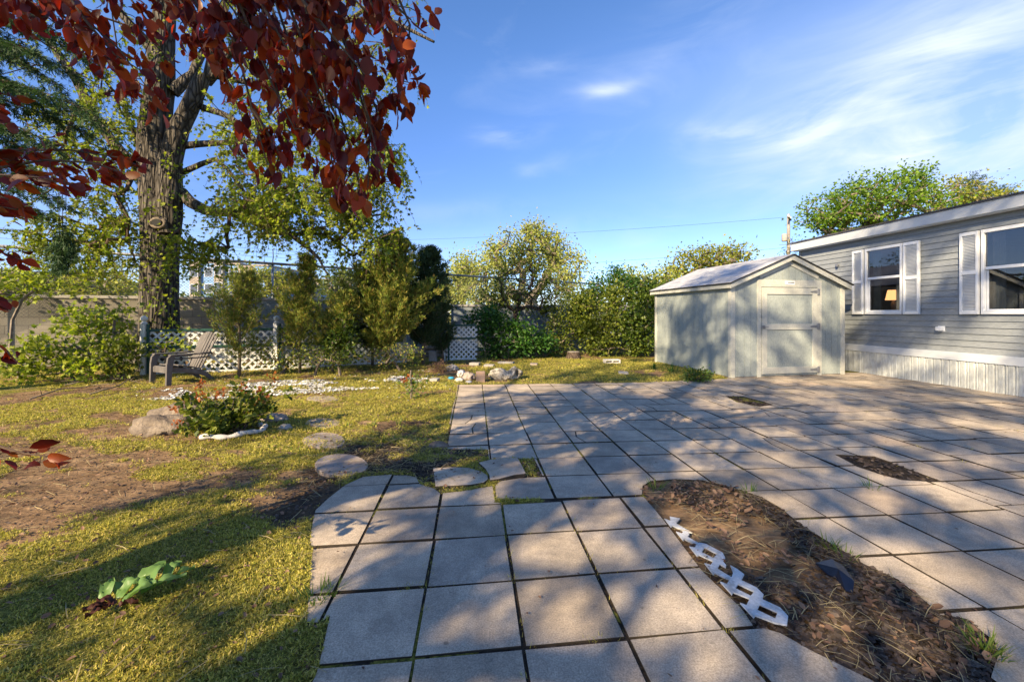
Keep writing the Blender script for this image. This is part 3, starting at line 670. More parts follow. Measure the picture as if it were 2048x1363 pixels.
c = G(543, 840); rock('rock', 'flat pinkish rock just right of the rose bush', 'rock', (c[0], c[1]+.05, .0), (.17,.11,.07), 5, M['slabstone'], .25)
c = G(567, 858); rock('rock', 'small grey rock on the grass right of the white edging ring', 'rock', (c[0], c[1]+.03, .0), (.08,.06,.05), 6, M['concrete'], .25)
c = G(880, 892); rock('rock', 'small tan rock against the paving edge', 'rock', (c[0]-.02, c[1], .0), (.10,.07,.05), 7, M['stone'], .25)
def R2(pxy, w, h): c = G(*pxy); return c, w*c[1]/FPX/2, h*c[1]/FPX/2
c, w, h = R2((903, 741), 25, 13); rock('rock', 'pale grey pointed rock behind the white rock', 'rock', (c[0], c[1]+.1, h*.5), (w,.15,h*1.3), 11, M['concrete'], .3)
c, w, h = R2((921, 752), 17, 14); rock('rock', 'small white rock left of the pinkish rock', 'rock', (c[0], c[1]+.08, h*.6), (w,.12,h*1.1), 12, M['ropewhite'], .35)
c, w, h = R2((937, 759), 26, 17); rock('rock', 'pinkish rock beside the tan square block', 'rock', (c[0], c[1]+.08, h*.5), (w,.13,h*1.2), 13, M['slabstone'], .35)
c, w, h = R2((918, 762), 18, 9); rock('rock', 'low pale rock in front of the white rock', 'rock', (c[0], c[1]+.05, h*.4), (w,.1,h), 14, M['ropewhite'], .3)
c, w, h = R2((937, 765), 12, 6); rock('rock', 'small white pebble rock nearest the paving edge', 'rock', (c[0], c[1]+.03, h*.4), (w,.06,h), 15, M['ropewhite'], .3)
c, w, h = R2((902, 758), 13, 6); rock('blue_object', 'small bright blue lump among the rocks', 'garden object', (c[0], c[1]+.04, h*.6), (w,.06,h), 16, pmat('bright_blue_plastic', (.02,.22,.38), (.04,.30,.46), 5, .4, .2), .2)
c = G(961, 763)
MB().box(-.088,.088,0,.15,-.02,.185).build('square_block', M['brick'], bevel=.008)
o = bpy.data.objects['square_block']; o.location = (c[0], c[1], 0); o.rotation_euler.z = R(4); tag(o, 'upright tan square block between the rocks', 'block')
# pitted stone with a hollow
def hollow_rock():
    c = G(1010, 760); w = 63*c[1]/FPX; root = thing('hollow_rock', 'big pale pitted rock with a hollow and a hole in its right side', 'rock', (c[0], c[1]+.15, 0))
    from mathutils import noise as mn
    bm = bmesh.new(); bmesh.ops.create_icosphere(bm, subdivisions=5, radius=1); s = w/2
    for v in bm.verts:
        d = v.co.normalized(); k = 1+.22*mn.noise(d*1.5+Vector((4,2,7)))+.09*mn.noise(d*5)+.05*abs(mn.noise(d*16))
        p = Vector((d.x*s*k, d.y*s*.55*k, .08+d.z*.16*k + .06*max(0, d.x)))
        p.z -= .09*math.exp(-((p.x-.06)**2)/.006)*(1 if p.z > .1 else 0)
        q = (p.x-.24)**2/.0009 + (p.z-.13)**2/.003
        if p.y < 0: p.y += .16*math.exp(-q)
        p.z = max(p.z, -.03) if True else 0
        v.co = p
    me = bpy.data.meshes.new('stone_body'); bm.to_mesh(me); bm.free(); fin(me, 'stone_body', M['stone2'], root, True)
hollow_rock()
for i, (cx, cy, w, h, lb) in enumerate(((1012,727,34,8,'flat grey flagstone lying behind the hollow rock'),(1068,730,16,6,'small pale brick lying by the dark green bush'),(949,729,22,4,'thin flat stone before the gate panel'),
        (978,733,22,5,'flat stone between the gate panel and the hollow rock'),(868,762,18,4,'small flat bluish stone near the gravel'),(1248,748,20,6,'flat stone in the yellow grass before the shed'))):
    c = G(cx, cy); ww = w*c[1]/FPX/2; dd = .16
    flatstone(lb, [(c[0]-ww, c[1]), (c[0]+ww*.8, c[1]-.05), (c[0]+ww, c[1]+dd), (c[0]-ww*.7, c[1]+dd*1.3)], .045, M['concrete'] if i != 1 else M['slabstone'], 40+i, 'flat_stone', 'stone', 'flat stones by the back bushes', .07)
def cinder():
    c = G(1225, 726); o = MB(); L, W, Hh, t = .42, .2, .10, .03
    o.box(-L/2, L/2, -W/2, W/2, 0, .03).box(-L/2, L/2, -W/2, W/2, .075, .105)
    for x in (-L/2, -.015, L/2-t): o.box(x, x+t, -W/2+.002, W/2-.002, .028, .077)
    b = o.build('cinder_block', M['ropewhite'], bevel=.003); b.location = (c[0], c[1]+.1, -.01); b.rotation_euler.z = R(5)
    tag(b, 'whitish hollow concrete block lying on its side in the yellow grass', 'block')
cinder()
def stump():
    c = G(1147, 716); root = thing('tree_stump', 'low sawn tree stump with pale top before the back bushes', 'stump', (c[0], c[1], 0))
    MB().lathe([(.25,-.05),(.22,.05),(.19,.14),(.185,.19)], 14).build('stump_side', M['bark2'], root, smooth=True)
    MB().lathe([(.18,.185),(.178,.20)], 14).build('cut_face', M['woodpale'], root)
stump()
def edging_ring():
    c = G(440, 868); pts = []; rx, ry = .36, .26
    for k in range(25):
        a = R(-118 + 165*k/24); pts.append((rx*math.cos(a)*1.0, ry*math.sin(a), .03+.012*math.sin(k*.8)))
    o = MB().tube(pts, [.026+.006*math.sin(k*1.7) for k in range(25)], 10).build('edging_ring', M['ropewhite'], smooth=True)
    o.location = (c[0]+.05, c[1]+.05, 0); o.rotation_euler.z = R(16); tag(o, 'curved white concrete edging ring around the rose bush', 'garden edging')
edging_ring()
def picket_edging():
    """broken white plastic picket edging lying flat: traced from its five sections"""
    zz = lambda L: px([(1320+a/5.12, 1020+b/5.12) for a, b in L])
    pcs = [[(45,100),(110,125),(100,80),(205,100),(165,150),(230,190),(330,245),(285,240),(250,232),(130,175),(112,188)],
           [(165,240),(225,260),(245,228),(285,240),(300,270),(285,295),(360,340),(400,360),(375,385),(250,320),(238,333)],
           [(300,400),(355,412),(375,385),(400,360),(470,375),(640,465),(668,520),(640,560),(545,555),(400,488),(380,500)],
           [(455,580),(520,600),(545,560),(640,560),(678,600),(672,625),(610,590),(588,640),(735,730),(715,755),(560,683),(545,697)],
           [(720,610),(790,650),(862,705),(830,765),(985,840),(1060,915),(1045,972),(935,965),(750,890),(735,915),(615,780),(685,805),(735,730),(750,690)],
           [(820,1010),(885,1035),(920,965),(1045,972),(1230,1060),(1312,1150),(1300,1240),(1180,1220),(975,1140),(960,1165)]]
    holes = {2: [(455,412),(425,460),(545,520),(590,480)], 4: [(800,805),(770,850),(930,930),(965,885)], 5: [(1020,1025),(995,1085),(1180,1175),(1205,1110)]}
    root = thing('picket_edging', 'broken white plastic picket edging lying flat along the mulch bed', 'garden edging', (*G(1450, 1150)[:2], 0))
    for i, p in enumerate(pcs):
        P_ = zz(p); Hh = [zz(holes[i])] if i in holes else []
        vs, tr = cell_minus(P_, P_, Hh)
        used = sorted({k for t in tr for k in t}); ix = {u: k for k, u in enumerate(used)}; n = len(used); z = .012+.0035*i
        top = [(vs[u][0]-root.location.x, vs[u][1]-root.location.y, z) for u in used]; F = []; cnt = {}
        for t in tr:
            a, b, c = t
            if (vs[b][0]-vs[a][0])*(vs[c][1]-vs[a][1])-(vs[c][0]-vs[a][0])*(vs[b][1]-vs[a][1]) < 0: b, c = c, b
            q_ = (ix[a], ix[b], ix[c]); F.append(q_); F.append((n+q_[2], n+q_[1], n+q_[0]))
            for e in ((q_[0],q_[1]),(q_[1],q_[2]),(q_[2],q_[0])): cnt[e] = 1
        for (a, b) in cnt:
            if (b, a) not in cnt: F.append((b, a, n+a, n+b))
        mb = MB(); mb.add(top+[(x, y, z_-.007) for x, y, z_ in top], F); mb.build('picket_section', M['picket'], root)
picket_edging()
def plastic_scrap():
    c = G(1680, 1150); zz = [G(1320+a/5.12, 1020+b/5.12) for a, b in ((1595,550),(1760,555),(1880,640),(1990,790),(1975,850),(1900,830),(1800,710),(1720,665))]
    hs = [.008,.03,.035,.03,.008,.006,.012,.006]
    n = len(zz); vs = [(p[0]-c[0], p[1]-c[1], h) for p, h in zip(zz, hs)]; cx = sum(v[0] for v in vs)/n; cy = sum(v[1] for v in vs)/n
    vs.append((cx, cy, .048)); fs = [(i, (i+1) % n, n) for i in range(n)]
    vs += [(v[0], v[1], v[2]-.006) for v in vs]; fs += [(n+1+(i+1) % n, n+1+i, 2*n+1) for i in range(n)] + [((i+1) % n, i, n+1+i, n+1+(i+1) % n) for i in range(n)]
    mb = MB().add(vs, [f if len(f) == 3 else f[::-1] for f in fs]); o = mb.build('plastic_scrap', M['blackplastic'], loc=None); o.location = (c[0], c[1], 0)
    tag(o, 'crumpled dark blue plastic piece lying in the mulch', 'plastic piece')
plastic_scrap()
# ================================================================ BLOCK WALL, CHAIN LINK, LATTICE
def block_wall():
    A = Vector((-12.3, 10.1, 0)); B = Vector((-2.47, 14.5, 0)); d = (B-A).normalized(); ang = math.atan2(d.y, d.x); L = (B-A).length
    A2 = A - d*5; split = 4.55 + 5       # pilaster beside the trunk
    root = thing('block_wall', 'long concrete block wall with a flat cap behind the big tree', 'wall', (A2.x, A2.y, 0), ang)
    T = L+5
    MB().box(0, split-.2, 0, .2, -.2, 1.70).build('wall', M['block'], root)
    MB().box(split+.2, T-.2, 0, .2, -.2, 1.70).build('wall', M['blockgreyshade'], root)  # same wall as the tan stretch, with its shade put into the colour
    for k in (split, T): MB().box(k-.2, k+.2, -.10, .3, -.2, 1.78+(.08 if k == T else 0)).box(k-.22, k+.22, -.12, .32, 1.781+(.08 if k == T else 0), 1.84+(.08 if k == T else 0)).build('pilaster', M['blockgreyshade'], root, bevel=.008)
    for a, b in ((-.05, split-.21), (split+.21, T-.21)): MB().box(a, b, -.03, .23, 1.703, 1.78).build('cap', M['concrete'], root, bevel=.008)
    B2 = B + Vector((.35, .25, 0)); C = Vector((9.5, 16.9, 0)); d2 = (C-B2).normalized()
    r2 = thing('rear_wall', 'lower grey block wall behind the bushes right of the gate panel', 'wall', (B2.x, B2.y, 0), math.atan2(d2.y, d2.x)); L2 = (C-B2).length
    MB().box(0, L2, 0, .2, -.2, 1.56).build('wall', M['blockgreyshade'], r2)
    MB().box(-.01, L2, -.03, .23, 1.563, 1.64).build('cap', M['concrete'], r2, bevel=.008)
block_wall()
def chainlink():
    A = Vector((-13.6, 8.8, 0)); B = Vector((4.6, 22.6, 0)); d = (B-A).normalized(); ang = math.atan2(d.y, d.x); L = (B-A).length
    root = thing('chain_link_fence', 'tall galvanised chain link fence with barbed wire rising behind the block wall', 'fence', (A.x, A.y, 0), ang)
    Hh = 2.9
    MB().tube([(0,0,Hh),(L/2,0,Hh),(L,0,Hh)], .040, 8).build('top_rail', M['rail'], root, smooth=True)
    nx_ = 0; k = .55
    k0 = (Vector(tuple(P(971, 600, 20.2)))-A).dot(d) % 3.05
    x = k0
    while x < L:
        MB().tube([(x,.03,0),(x,.03,Hh+.03)], .032, 8).build('post', M['steel'], root, smooth=True)
        MB().tube([(x,.03,Hh+.02),(x,-.10,Hh+.2),(x-.04,-.33,Hh+.42)], .014, 6).build('barb_arm', M['steel'], root, smooth=True); x += 3.05
    mb = MB(); s = .085; bot = 1.2; h = Hh-bot
    for sg in (1, -1):
        u = -h
        while u < L+h:
            a = (u, bot) if sg == 1 else (u+h, bot); b = (u+h, Hh) if sg == 1 else (u, Hh)
            if a[0] > 0 and b[0] > 0 and a[0] < L and b[0] < L:
                mb.tube([(a[0], sg*.004, a[1]), (b[0], sg*.004, b[1])], .0034, 3, False)
            u += s
    mb.build('wire_mesh', M['rail'], root)
    for j, (yy, zz_) in enumerate(((-.12,.19),(-.22,.30),(-.31,.40))):
        w = MB(); pts = [(x_, yy, Hh+zz_-.02*math.sin(math.pi*((x_-k0) % 3.05)/3.05)) for x_ in np.arange(0, L, .5)]
        w.tube(pts, .004, 4)
        for x_ in np.arange(.1, L, .13):
            w.add([(x_-.015, yy-.012, Hh+zz_+.016), (x_+.015, yy+.012, Hh+zz_-.03), (x_+.003, yy, Hh+zz_)], [(0,1,2)])
        w.build('barbed_wire', M['steel'], root)
chainlink()
def lattice_mb(L, z0, z1, sp=.12, w=.044, t=.006):
    mb = MB()
    for sg, y in ((1, 0), (-1, t*1.05)):
        u = -(z1-z0)
        while u < L:
            if sg == 1: a = [u, z0]; b = [u+(z1-z0), z1]
            else: a = [u, z1]; b = [u+(z1-z0), z0]
            dx = b[0]-a[0]; dz = b[1]-a[1]
            if a[0] < 0: a = [0, a[1]+dz*(-a[0])/dx]
            if b[0] > L: k = (L-a[0])/(b[0]-a[0]); b = [L, a[1]+(b[1]-a[1])*k]
            if b[0]-a[0] > .02: mb.beam((a[0], y, a[1]), (b[0], y, b[1]), t, w, (0,0,1)) if False else mb.obox(((a[0]+b[0])/2, y, (a[1]+b[1])/2), (math.hypot(b[0]-a[0], b[1]-a[1])/2, t/2, w/2), Matrix.Rotation(-sg*math.pi/4, 3, 'Y'))
            u += sp*1.4142
    return mb
def post(root, x, y, h, ball=True, w=.1):
    p = MB().box(x-w/2, x+w/2, y-w/2, y+w/2, -.1, h).build('post', M['latwhite'], root, bevel=.006)
    if ball: MB().lathe([(.052,0),(.058,.02),(.05,.045),(.03,.055),(.028,.065),(.05,.08),(.066,.115),(.062,.15),(.04,.178),(.01,.19)], 18, (x, y, h)).build('finial', M['latwhite'], p, smooth=True)
def lattice_panels(root, A, B, top, sp=.12, w=.044):
    ax = Vector((B[0]-A[0], B[1]-A[1], 0)); L = ax.length; ang = math.atan2(ax.y, ax.x)
    def mk(name, mb, mat, bev=0):
        o = mb.build(name, mat, root, bevel=bev); o.location = (A[0]-root.location.x, A[1]-root.location.y, 0); o.rotation_euler.z = ang; return o
    mk('lattice_panel', lattice_mb(L, .04, top-.03, sp, w), M['latwhite'])
    mk('bottom_strip', MB().box(.02, L-.02, -.014, .018, -.02, .045), M['latwhite'])
    for z in (top, top-.37): mk('rail', MB().box(.03, L-.03, -.03, -.004, z-.045, z+.01), M['green'], .003)
    mk('green_upright', MB().box(.055, .10, -.045, -.006, -.02, top+.12), M['green'], .003)
def lattices():
    A, B, C = (-7.88, 9.05), (-5.55, 9.95), (-2.9, 11.4)
    r = thing('lattice_fence', 'white lattice fence with dark green rails behind the garden chair', 'fence', (A[0], A[1], 0))
    lattice_panels(r, A, B, .97); lattice_panels(r, B, C, .97)
    for p, hh in ((A, 1.08), (B, 1.08), (C, 1.02)): post(r, p[0]-A[0], p[1]-A[1], hh)
    A, B = (-1.87, 11.95), (-1.0, 12.1)
    r = thing('lattice_gate', 'short white lattice gate panel with green frame left of the dark green bush', 'fence', (A[0], A[1], 0))
    lattice_panels(r, A, B, 1.0, .098, .038); post(r, -.05, 0, 1.18, False, .07)
lattices()
# ================================================================ GARDEN CHAIR
def chair():
    root = thing('garden_chair', 'faded brown slatted resin garden chair in front of the lattice fence', 'chair', (-6.36, 8.25, -.01), 0)
    root.rotation_euler.z = R(-27); root.scale = (.94, .94, .96)          # local -y is the front
    W = .31
    m = M['chair']
    # back: fan of slats leaning back
    tilt = R(24); n = 7
    for i in range(n):
        t = (i-(n-1)/2)/((n-1)/2); top = .99-.05*t*t; z0 = .26
        xb = t*.215; xt = t*.285; L = (top-z0)/math.cos(tilt)
        a = Vector((xb, .12, z0)); b = Vector((xt, .12+math.tan(tilt)*(top-z0), top))
        d = (b-a).normalized(); x = Vector((1, -.35*t*0, 0)); y = d.cross(x).normalized(); x = y.cross(d)
        w0, w1 = .030, .041; th = .011; vs = []
        for p, w in ((a, w0), (b, w1)):
            for sx, sy in ((-1,-1),(1,-1),(1,1),(-1,1)): vs.append(p + x*sx*w + y*sy*th + y*(.03*t*t))
        MB().add(vs, [(0,3,2,1),(4,5,6,7),(0,1,5,4),(1,2,6,5),(2,3,7,6),(3,0,4,7)]).build('back_slat', m, root, bevel=.005)
    for zc, hw in ((.62, .27), (.34, .24)):
        y = .12+math.tan(tilt)*(zc-.26)+.035
        MB().box(-hw, hw, y-.012, y+.012, zc-.03, zc+.03).build('back_brace', m, root, bevel=.004)
    # seat slats, rolling down at the front
    ys = [(-.40,.335),(-.32,.365),(-.235,.36),(-.15,.345),(-.065,.325),(.02,.30),(.10,.275)]
    for (y, z) in ys:
        MB().obox((0, y, z), (.275, .037, .011), Matrix.Rotation(R(-14), 3, 'X')).build('seat_slat', m, root, bevel=.005)
    MB().obox((0, -.445, .285), (.275, .012, .055), Matrix.Rotation(R(0), 3, 'X')).build('seat_apron', m, root, bevel=.005)
    for s in (-1, 1):
        def side(x, prof, th, name):      # profile in y,z extruded along x
            n_ = len(prof); vs = [(x-th, y, z) for y, z in prof]+[(x+th, y, z) for y, z in prof]
            fs = [tuple(range(n_)), tuple(range(2*n_-1, n_-1, -1))]+[((i+1) % n_, i, n_+i, n_+(i+1) % n_) for i in range(n_)]
            return MB().add(vs, fs).build(name, m, root, bevel=.006)
        side(s*W, [(-.50,0),(-.41,0),(-.395,.30),(-.36,.50),(-.34,.555),(-.42,.575),(-.47,.53),(-.49,.40)], .028, 'front_leg')
        side(s*.255, [(-.43,.25),(-.43,.33),(-.1,.30),(.16,.24),(.30,.14),(.42,-.0),(.34,-.0),(.22,.10),(.05,.17),(-.2,.22)], .022, 'rear_leg')
        MB().box(s*W-.055, s*W+.055, -.44, .02, .562, .588).build('armrest', m, root, bevel=.008)
        MB().box(s*W-.05, s*W+.05, .01, .36, .556, .58).build('armrest_rear', m, root, bevel=.008) if False else None
        MB().tube([(s*W, -.36, .50), (s*W, .1, .49), (s*W*.97, .30, .50)], .014, 6).build('arm_stay', m, root, smooth=True)
        MB().tube([(s*W, -.0, .575), (s*W, .2, .573), (s*W*.95, .33, .57)], .022, 6).build('arm_extension', m, root, smooth=True)
chair()
# ================================================================ HOUSE
def house():
    O = (7.635, 11.2, 0); ang = math.atan2(-1, .0965)
    root = thing('mobile_home', 'long blue grey mobile home with white shutters and pale skirting', 'house', O, ang)
    L, D, HT = 12.6, 4.2, 3.02          # local x runs towards the camera, y into the house
    S = lambda Zc: (11.2-Zc)*1.00465
    w1 = (S(9.302)+.0, S(8.517)); w2 = (S(7.18), S(5.95)); wz = (1.33, 2.70)
    # siding boards with their lower edges standing out
    sd = MB(); z = .62
    ops = [(w1[0]-.02, w1[1]+.02), (w2[0]-.02, w2[1]+.02)]
    def segs(z0, z1):
        if z1 < wz[0]-.03 or z0 > wz[1]+.03: return [(0.0, L)]
        out = []; a = 0.0
        for o0, o1 in ops: out.append((a, o0)); a = o1
        out.append((a, L)); return out
    while z < HT-.02:
        for a, b in segs(z+.02, z+.10):
            sd.add([(a,-.022,z),(b,-.022,z),(b,0,z),(a,0,z),(a,-.006,z+.112),(b,-.006,z+.112),(b,0.0,z+.112),(a,0.0,z+.112)],
                   [(0,3,2,1),(0,1,5,4),(4,5,6,7),(1,2,6,5),(3,0,4,7)])
        z += .112
    sd.build('siding', M['siding'], root)
    # inner shell
    sh = MB()
    for a, b in ((0, w1[0]), (w1[1], w2[0]), (w2[1], L)): sh.box(a, b, .004, .10, .5, HT)
    for a, b in (w1, w2): sh.box(a+.001, b-.001, .004, .10, .5, wz[0]); sh.box(a+.001, b-.001, .004, .10, wz[1], HT)
    sh.box(.004, L, D-.1, D, .5, HT); sh.box(0.0, .098, .104, D-.104, .5, HT-.002); sh.box(L-.1, L, .104, D-.104, .5, HT-.002)
    sh.build('shell', pmat('interior_wall', (.22,.21,.20), (.27,.26,.25), 3, .8, 0), root)
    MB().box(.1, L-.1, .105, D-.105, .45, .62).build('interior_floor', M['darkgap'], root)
    MB().box(.1, L-.1, .105, D-.105, HT-.25, HT-.2).build('ceiling', pmat('ceiling_white', (.4,.4,.4), (.45,.45,.45), 3, .8, 0), root)
    MB().box(2.45, 2.55, .105, D-.105, .62, HT-.26).build('partition', pmat('partition_wall', (.2,.18,.16), (.25,.23,.2), 3, .8, 0), root)
    MB().box(.0, .07, -.035, -.004, .50, HT-.02).build('corner_trim', M['siding'], root, bevel=.003)
    # end wall siding
    MB().box(-.012, .0, 0, D, .5, HT).build('end_wall', M['siding'], root)
    # fascia, soffit, roof
    MB().box(-.06, L, -.17, -.04, 2.955, 3.0).build('soffit', M['fascia'], root)
    MB().add([(-.07,-.20,2.97),(L,-.20,2.97),(L,-.17,2.97),(-.07,-.17,2.97),(-.07,-.215,3.16),(L,-.215,3.16),(L,-.17,3.16),(-.07,-.17,3.16)],
             [(0,3,2,1),(4,5,6,7),(0,1,5,4),(1,2,6,5),(2,3,7,6),(3,0,4,7)]).build('fascia', M['fascia'], root, bevel=.004)
    zr = 3.17; pk = 3.62; ym = D/2
    MB().add([(-.12,-.24,zr-.01),(L,-.24,zr-.01),(L,-.24,zr+.022),(-.12,-.24,zr+.022),(-.12,ym,pk),(L,ym,pk),(-.12,D+.24,zr),(L,D+.24,zr),(-.12,ym,pk-.03),(L,ym,pk-.03)],
             [(0,1,2,3),(3,2,5,4),(4,5,7,6),(0,3,4,8),(0,8,9,1),(8,6,7,9),(4,6,8),(1,9,5,2),(5,9,7)]).build('roof', M['roofdark'], root)
    MB().add([(-.02,-.15,3.0),(-.02,D+.1,3.0),(-.02,D+.1,3.16),(-.02,ym,pk-.04),(-.02,-.15,3.16)], [(0,1,2,3,4)]).build('gable_end', M['siding'], root)
    MB().box(-.03, L, -.045, -.0, .475, .62).build('trim_band', M['fascia'], root, bevel=.004)
    # ribbed skirting
    sk = MB(); x = -.03; top = .478
    pts = []
    while x < L:
        for dx, y in ((0, -.030), (.055, -.030), (.066, -.012), (.080, -.012), (.092, -.030), (.105, -.030), (.112, -.018), (.120, -.018), (.128, -.030)): pts.append((x+dx, y))
        x += .134
    n = len(pts); sk.add([(a, y, -.05) for a, y in pts]+[(a, y, top) for a, y in pts], [(i, i+1, n+i+1, n+i) for i in range(n-1)])
    sk.build('skirting', M['skirt'], root)
    # windows
    def window(a, b):
        z0, z1 = wz; mb = MB(); f = .045; yo, yi = -.055, .03
        mb.box(a-.008, a+f-.012, yo, yi, z0-.03, z1+.03).box(b-f+.012, b+.008, yo, yi, z0-.03, z1+.03).box(a+f-.012, b-f+.012, yo, yi, z0-.03, z0+.028).box(a+f-.012, b-f+.012, yo, yi, z1-.028, z1+.03)
        fr = mb.build('window', M['white'], root, bevel=.004)
        mid = (z0+z1)/2 + .06
        MB().box(a+.04, b-.04, -.035, .02, mid-.025, mid+.025).build('meeting_rail', M['white'], fr, bevel=.003)
        MB().add([(a+.04,-.018,mid+.026),(b-.04,-.018,mid+.026),(b-.04,-.018,z1-.03),(a+.04,-.018,z1-.03)], [(0,1,2,3)]).build('upper_pane', M['glass'], fr)
        MB().add([(a+.04,.006,z0+.03),(b-.04,.006,z0+.03),(b-.04,.006,mid-.026),(a+.04,.006,mid-.026)], [(0,1,2,3)]).build('lower_pane', M['glass'], fr)
        cv = MB(); n_ = 18; cw = .17
        cv.add([(a+.05+cw*i/n_, .10+.02*math.sin(i*1.9), zz_) for zz_ in (z0+.03, z1-.05) for i in range(n_+1)], [(i, i+1, n_+2+i, n_+1+i) for i in range(n_)])
        cv.build('curtain', pmat('beige_curtain', (.22,.20,.17), (.28,.25,.21), 8, .9, 0), fr, smooth=True)
        MB().box(a+.04, a+.065, -.005, .02, z0+.03, mid-.026).box(b-.065, b-.04, -.005, .02, z0+.03, mid-.026).box(a+.066, b-.066, -.005, .02, z0+.03, z0+.055).build('sash', M['white'], fr, bevel=.002)
    window(*w1); window(*w2)
    def shutter(a, b):
        z0, z1 = 1.30, 2.725; fr = MB(); e = .035; y0, y1 = -.075, -.03
        fr.box(a, a+e, y0, y1, z0, z1).box(b-e, b, y0, y1, z0, z1)
        for k in (z0, (z0+z1)/2-.025, z1-.06): fr.box(a+e, b-e, y0, y1, k, k+.06)
        s = fr.build('shutter', M['white'], root, bevel=.003)
        mid = (z0+z1)/2+.005
        for za, zb in ((z0+.08, mid-.042), (mid+.042, z1-.075)):
            lv = MB(); z = za
            while z < zb: lv.obox(((a+b)/2, -.05, z), ((b-a)/2-e-.001, .015, .003), Matrix.Rotation(R(-38), 3, 'X')); z += .026
            lv.build('louvres', M['white'], s)
        MB().box(a+e+.001, b-e-.001, -.034, -.029, z0+.05, z1-.05).build('shutter_back', M['white'], s)
    shutter(S(9.60), S(9.345)); shutter(S(8.47), S(8.17)); shutter(S(7.49), S(7.215)); shutter(S(5.90), S(5.6))
    def wpt(px_, py_):
        Zc = 8.713/((px_-1024)/FPX+.0965); return S(Zc), CH-(py_-HZ)*Zc/FPX
    x, z = wpt(1885, 657)
    v = MB().box(x-.045, x+.045, -.10, -.02, z-.035, z+.035).box(x-.06, x+.06, -.03, -.018, z-.05, z+.05).build('vent_hood', M['white'], root, bevel=.006)
    x, z = wpt(1678, 530); MB().box(x-.05, x+.03, -.06, -.018, z-.02, z+.03).box(x-.01, x+.03, -.09, -.05, z-.04, z+.01).build('wall_lamp', M['hinge'], root, bevel=.004)
    # lamp and furniture seen through the panes
    def world_of(lx, ly):
        c, s_ = math.cos(ang), math.sin(ang); return (O[0]+lx*c-ly*s_, O[1]+lx*s_+ly*c)
    def lamp(px_, ly, zt, lab, lit):
        Y0 = (8.713+ly)/((px_-1024)/FPX+.0965); X0 = (px_-1024)/FPX*Y0
        t = thing('table_lamp', lab, 'lamp', (X0, Y0, zt))
        MB().lathe([(.07,0),(.07,.02),(.03,.05),(.055,.14),(.03,.24),(.012,.27),(.012,.33)], 14).build('lamp_base', M['stone'], t, smooth=True)
        sm = bpy.data.materials.new('lamp_shade'); sm.use_nodes = True; b = sm.node_tree.nodes['Principled BSDF']
        b.inputs['Base Color'].default_value = (.5,.36,.22,1) if lit > .3 else (.30,.29,.27,1); b.inputs['Emission Color'].default_value = (1.0,.45,.16,1); b.inputs['Emission Strength'].default_value = lit
        MB().lathe([(.15,.27),(.105,.50)], 20).build('lamp_shade', sm, t, smooth=True)
        X1, Y1 = X0, Y0; tb = thing('side_table', 'small dark table under the ' + ('lit lamp seen through the left window' if lit > .3 else 'pale lamp seen through the right window'), 'table', (X0, Y0, .62))
        MB().box(-.25,.25,-.25,.25,zt-.62-.03,zt-.62-.002).build('table_top', M['twig'], tb)
        for a in (-.22,.22):
            for bb in (-.22,.22): MB().box(a-.02,a+.02,bb-.02,bb+.02,0,zt-.62-.03).build('leg', M['twig'], tb)
    lamp(1787, 1.1, 1.36, 'orange lit table lamp seen through the left window of the house', 1.0)
    lamp(2034, 1.2, 1.39, 'pale unlit table lamp seen through the right window of the house', .0)
house()
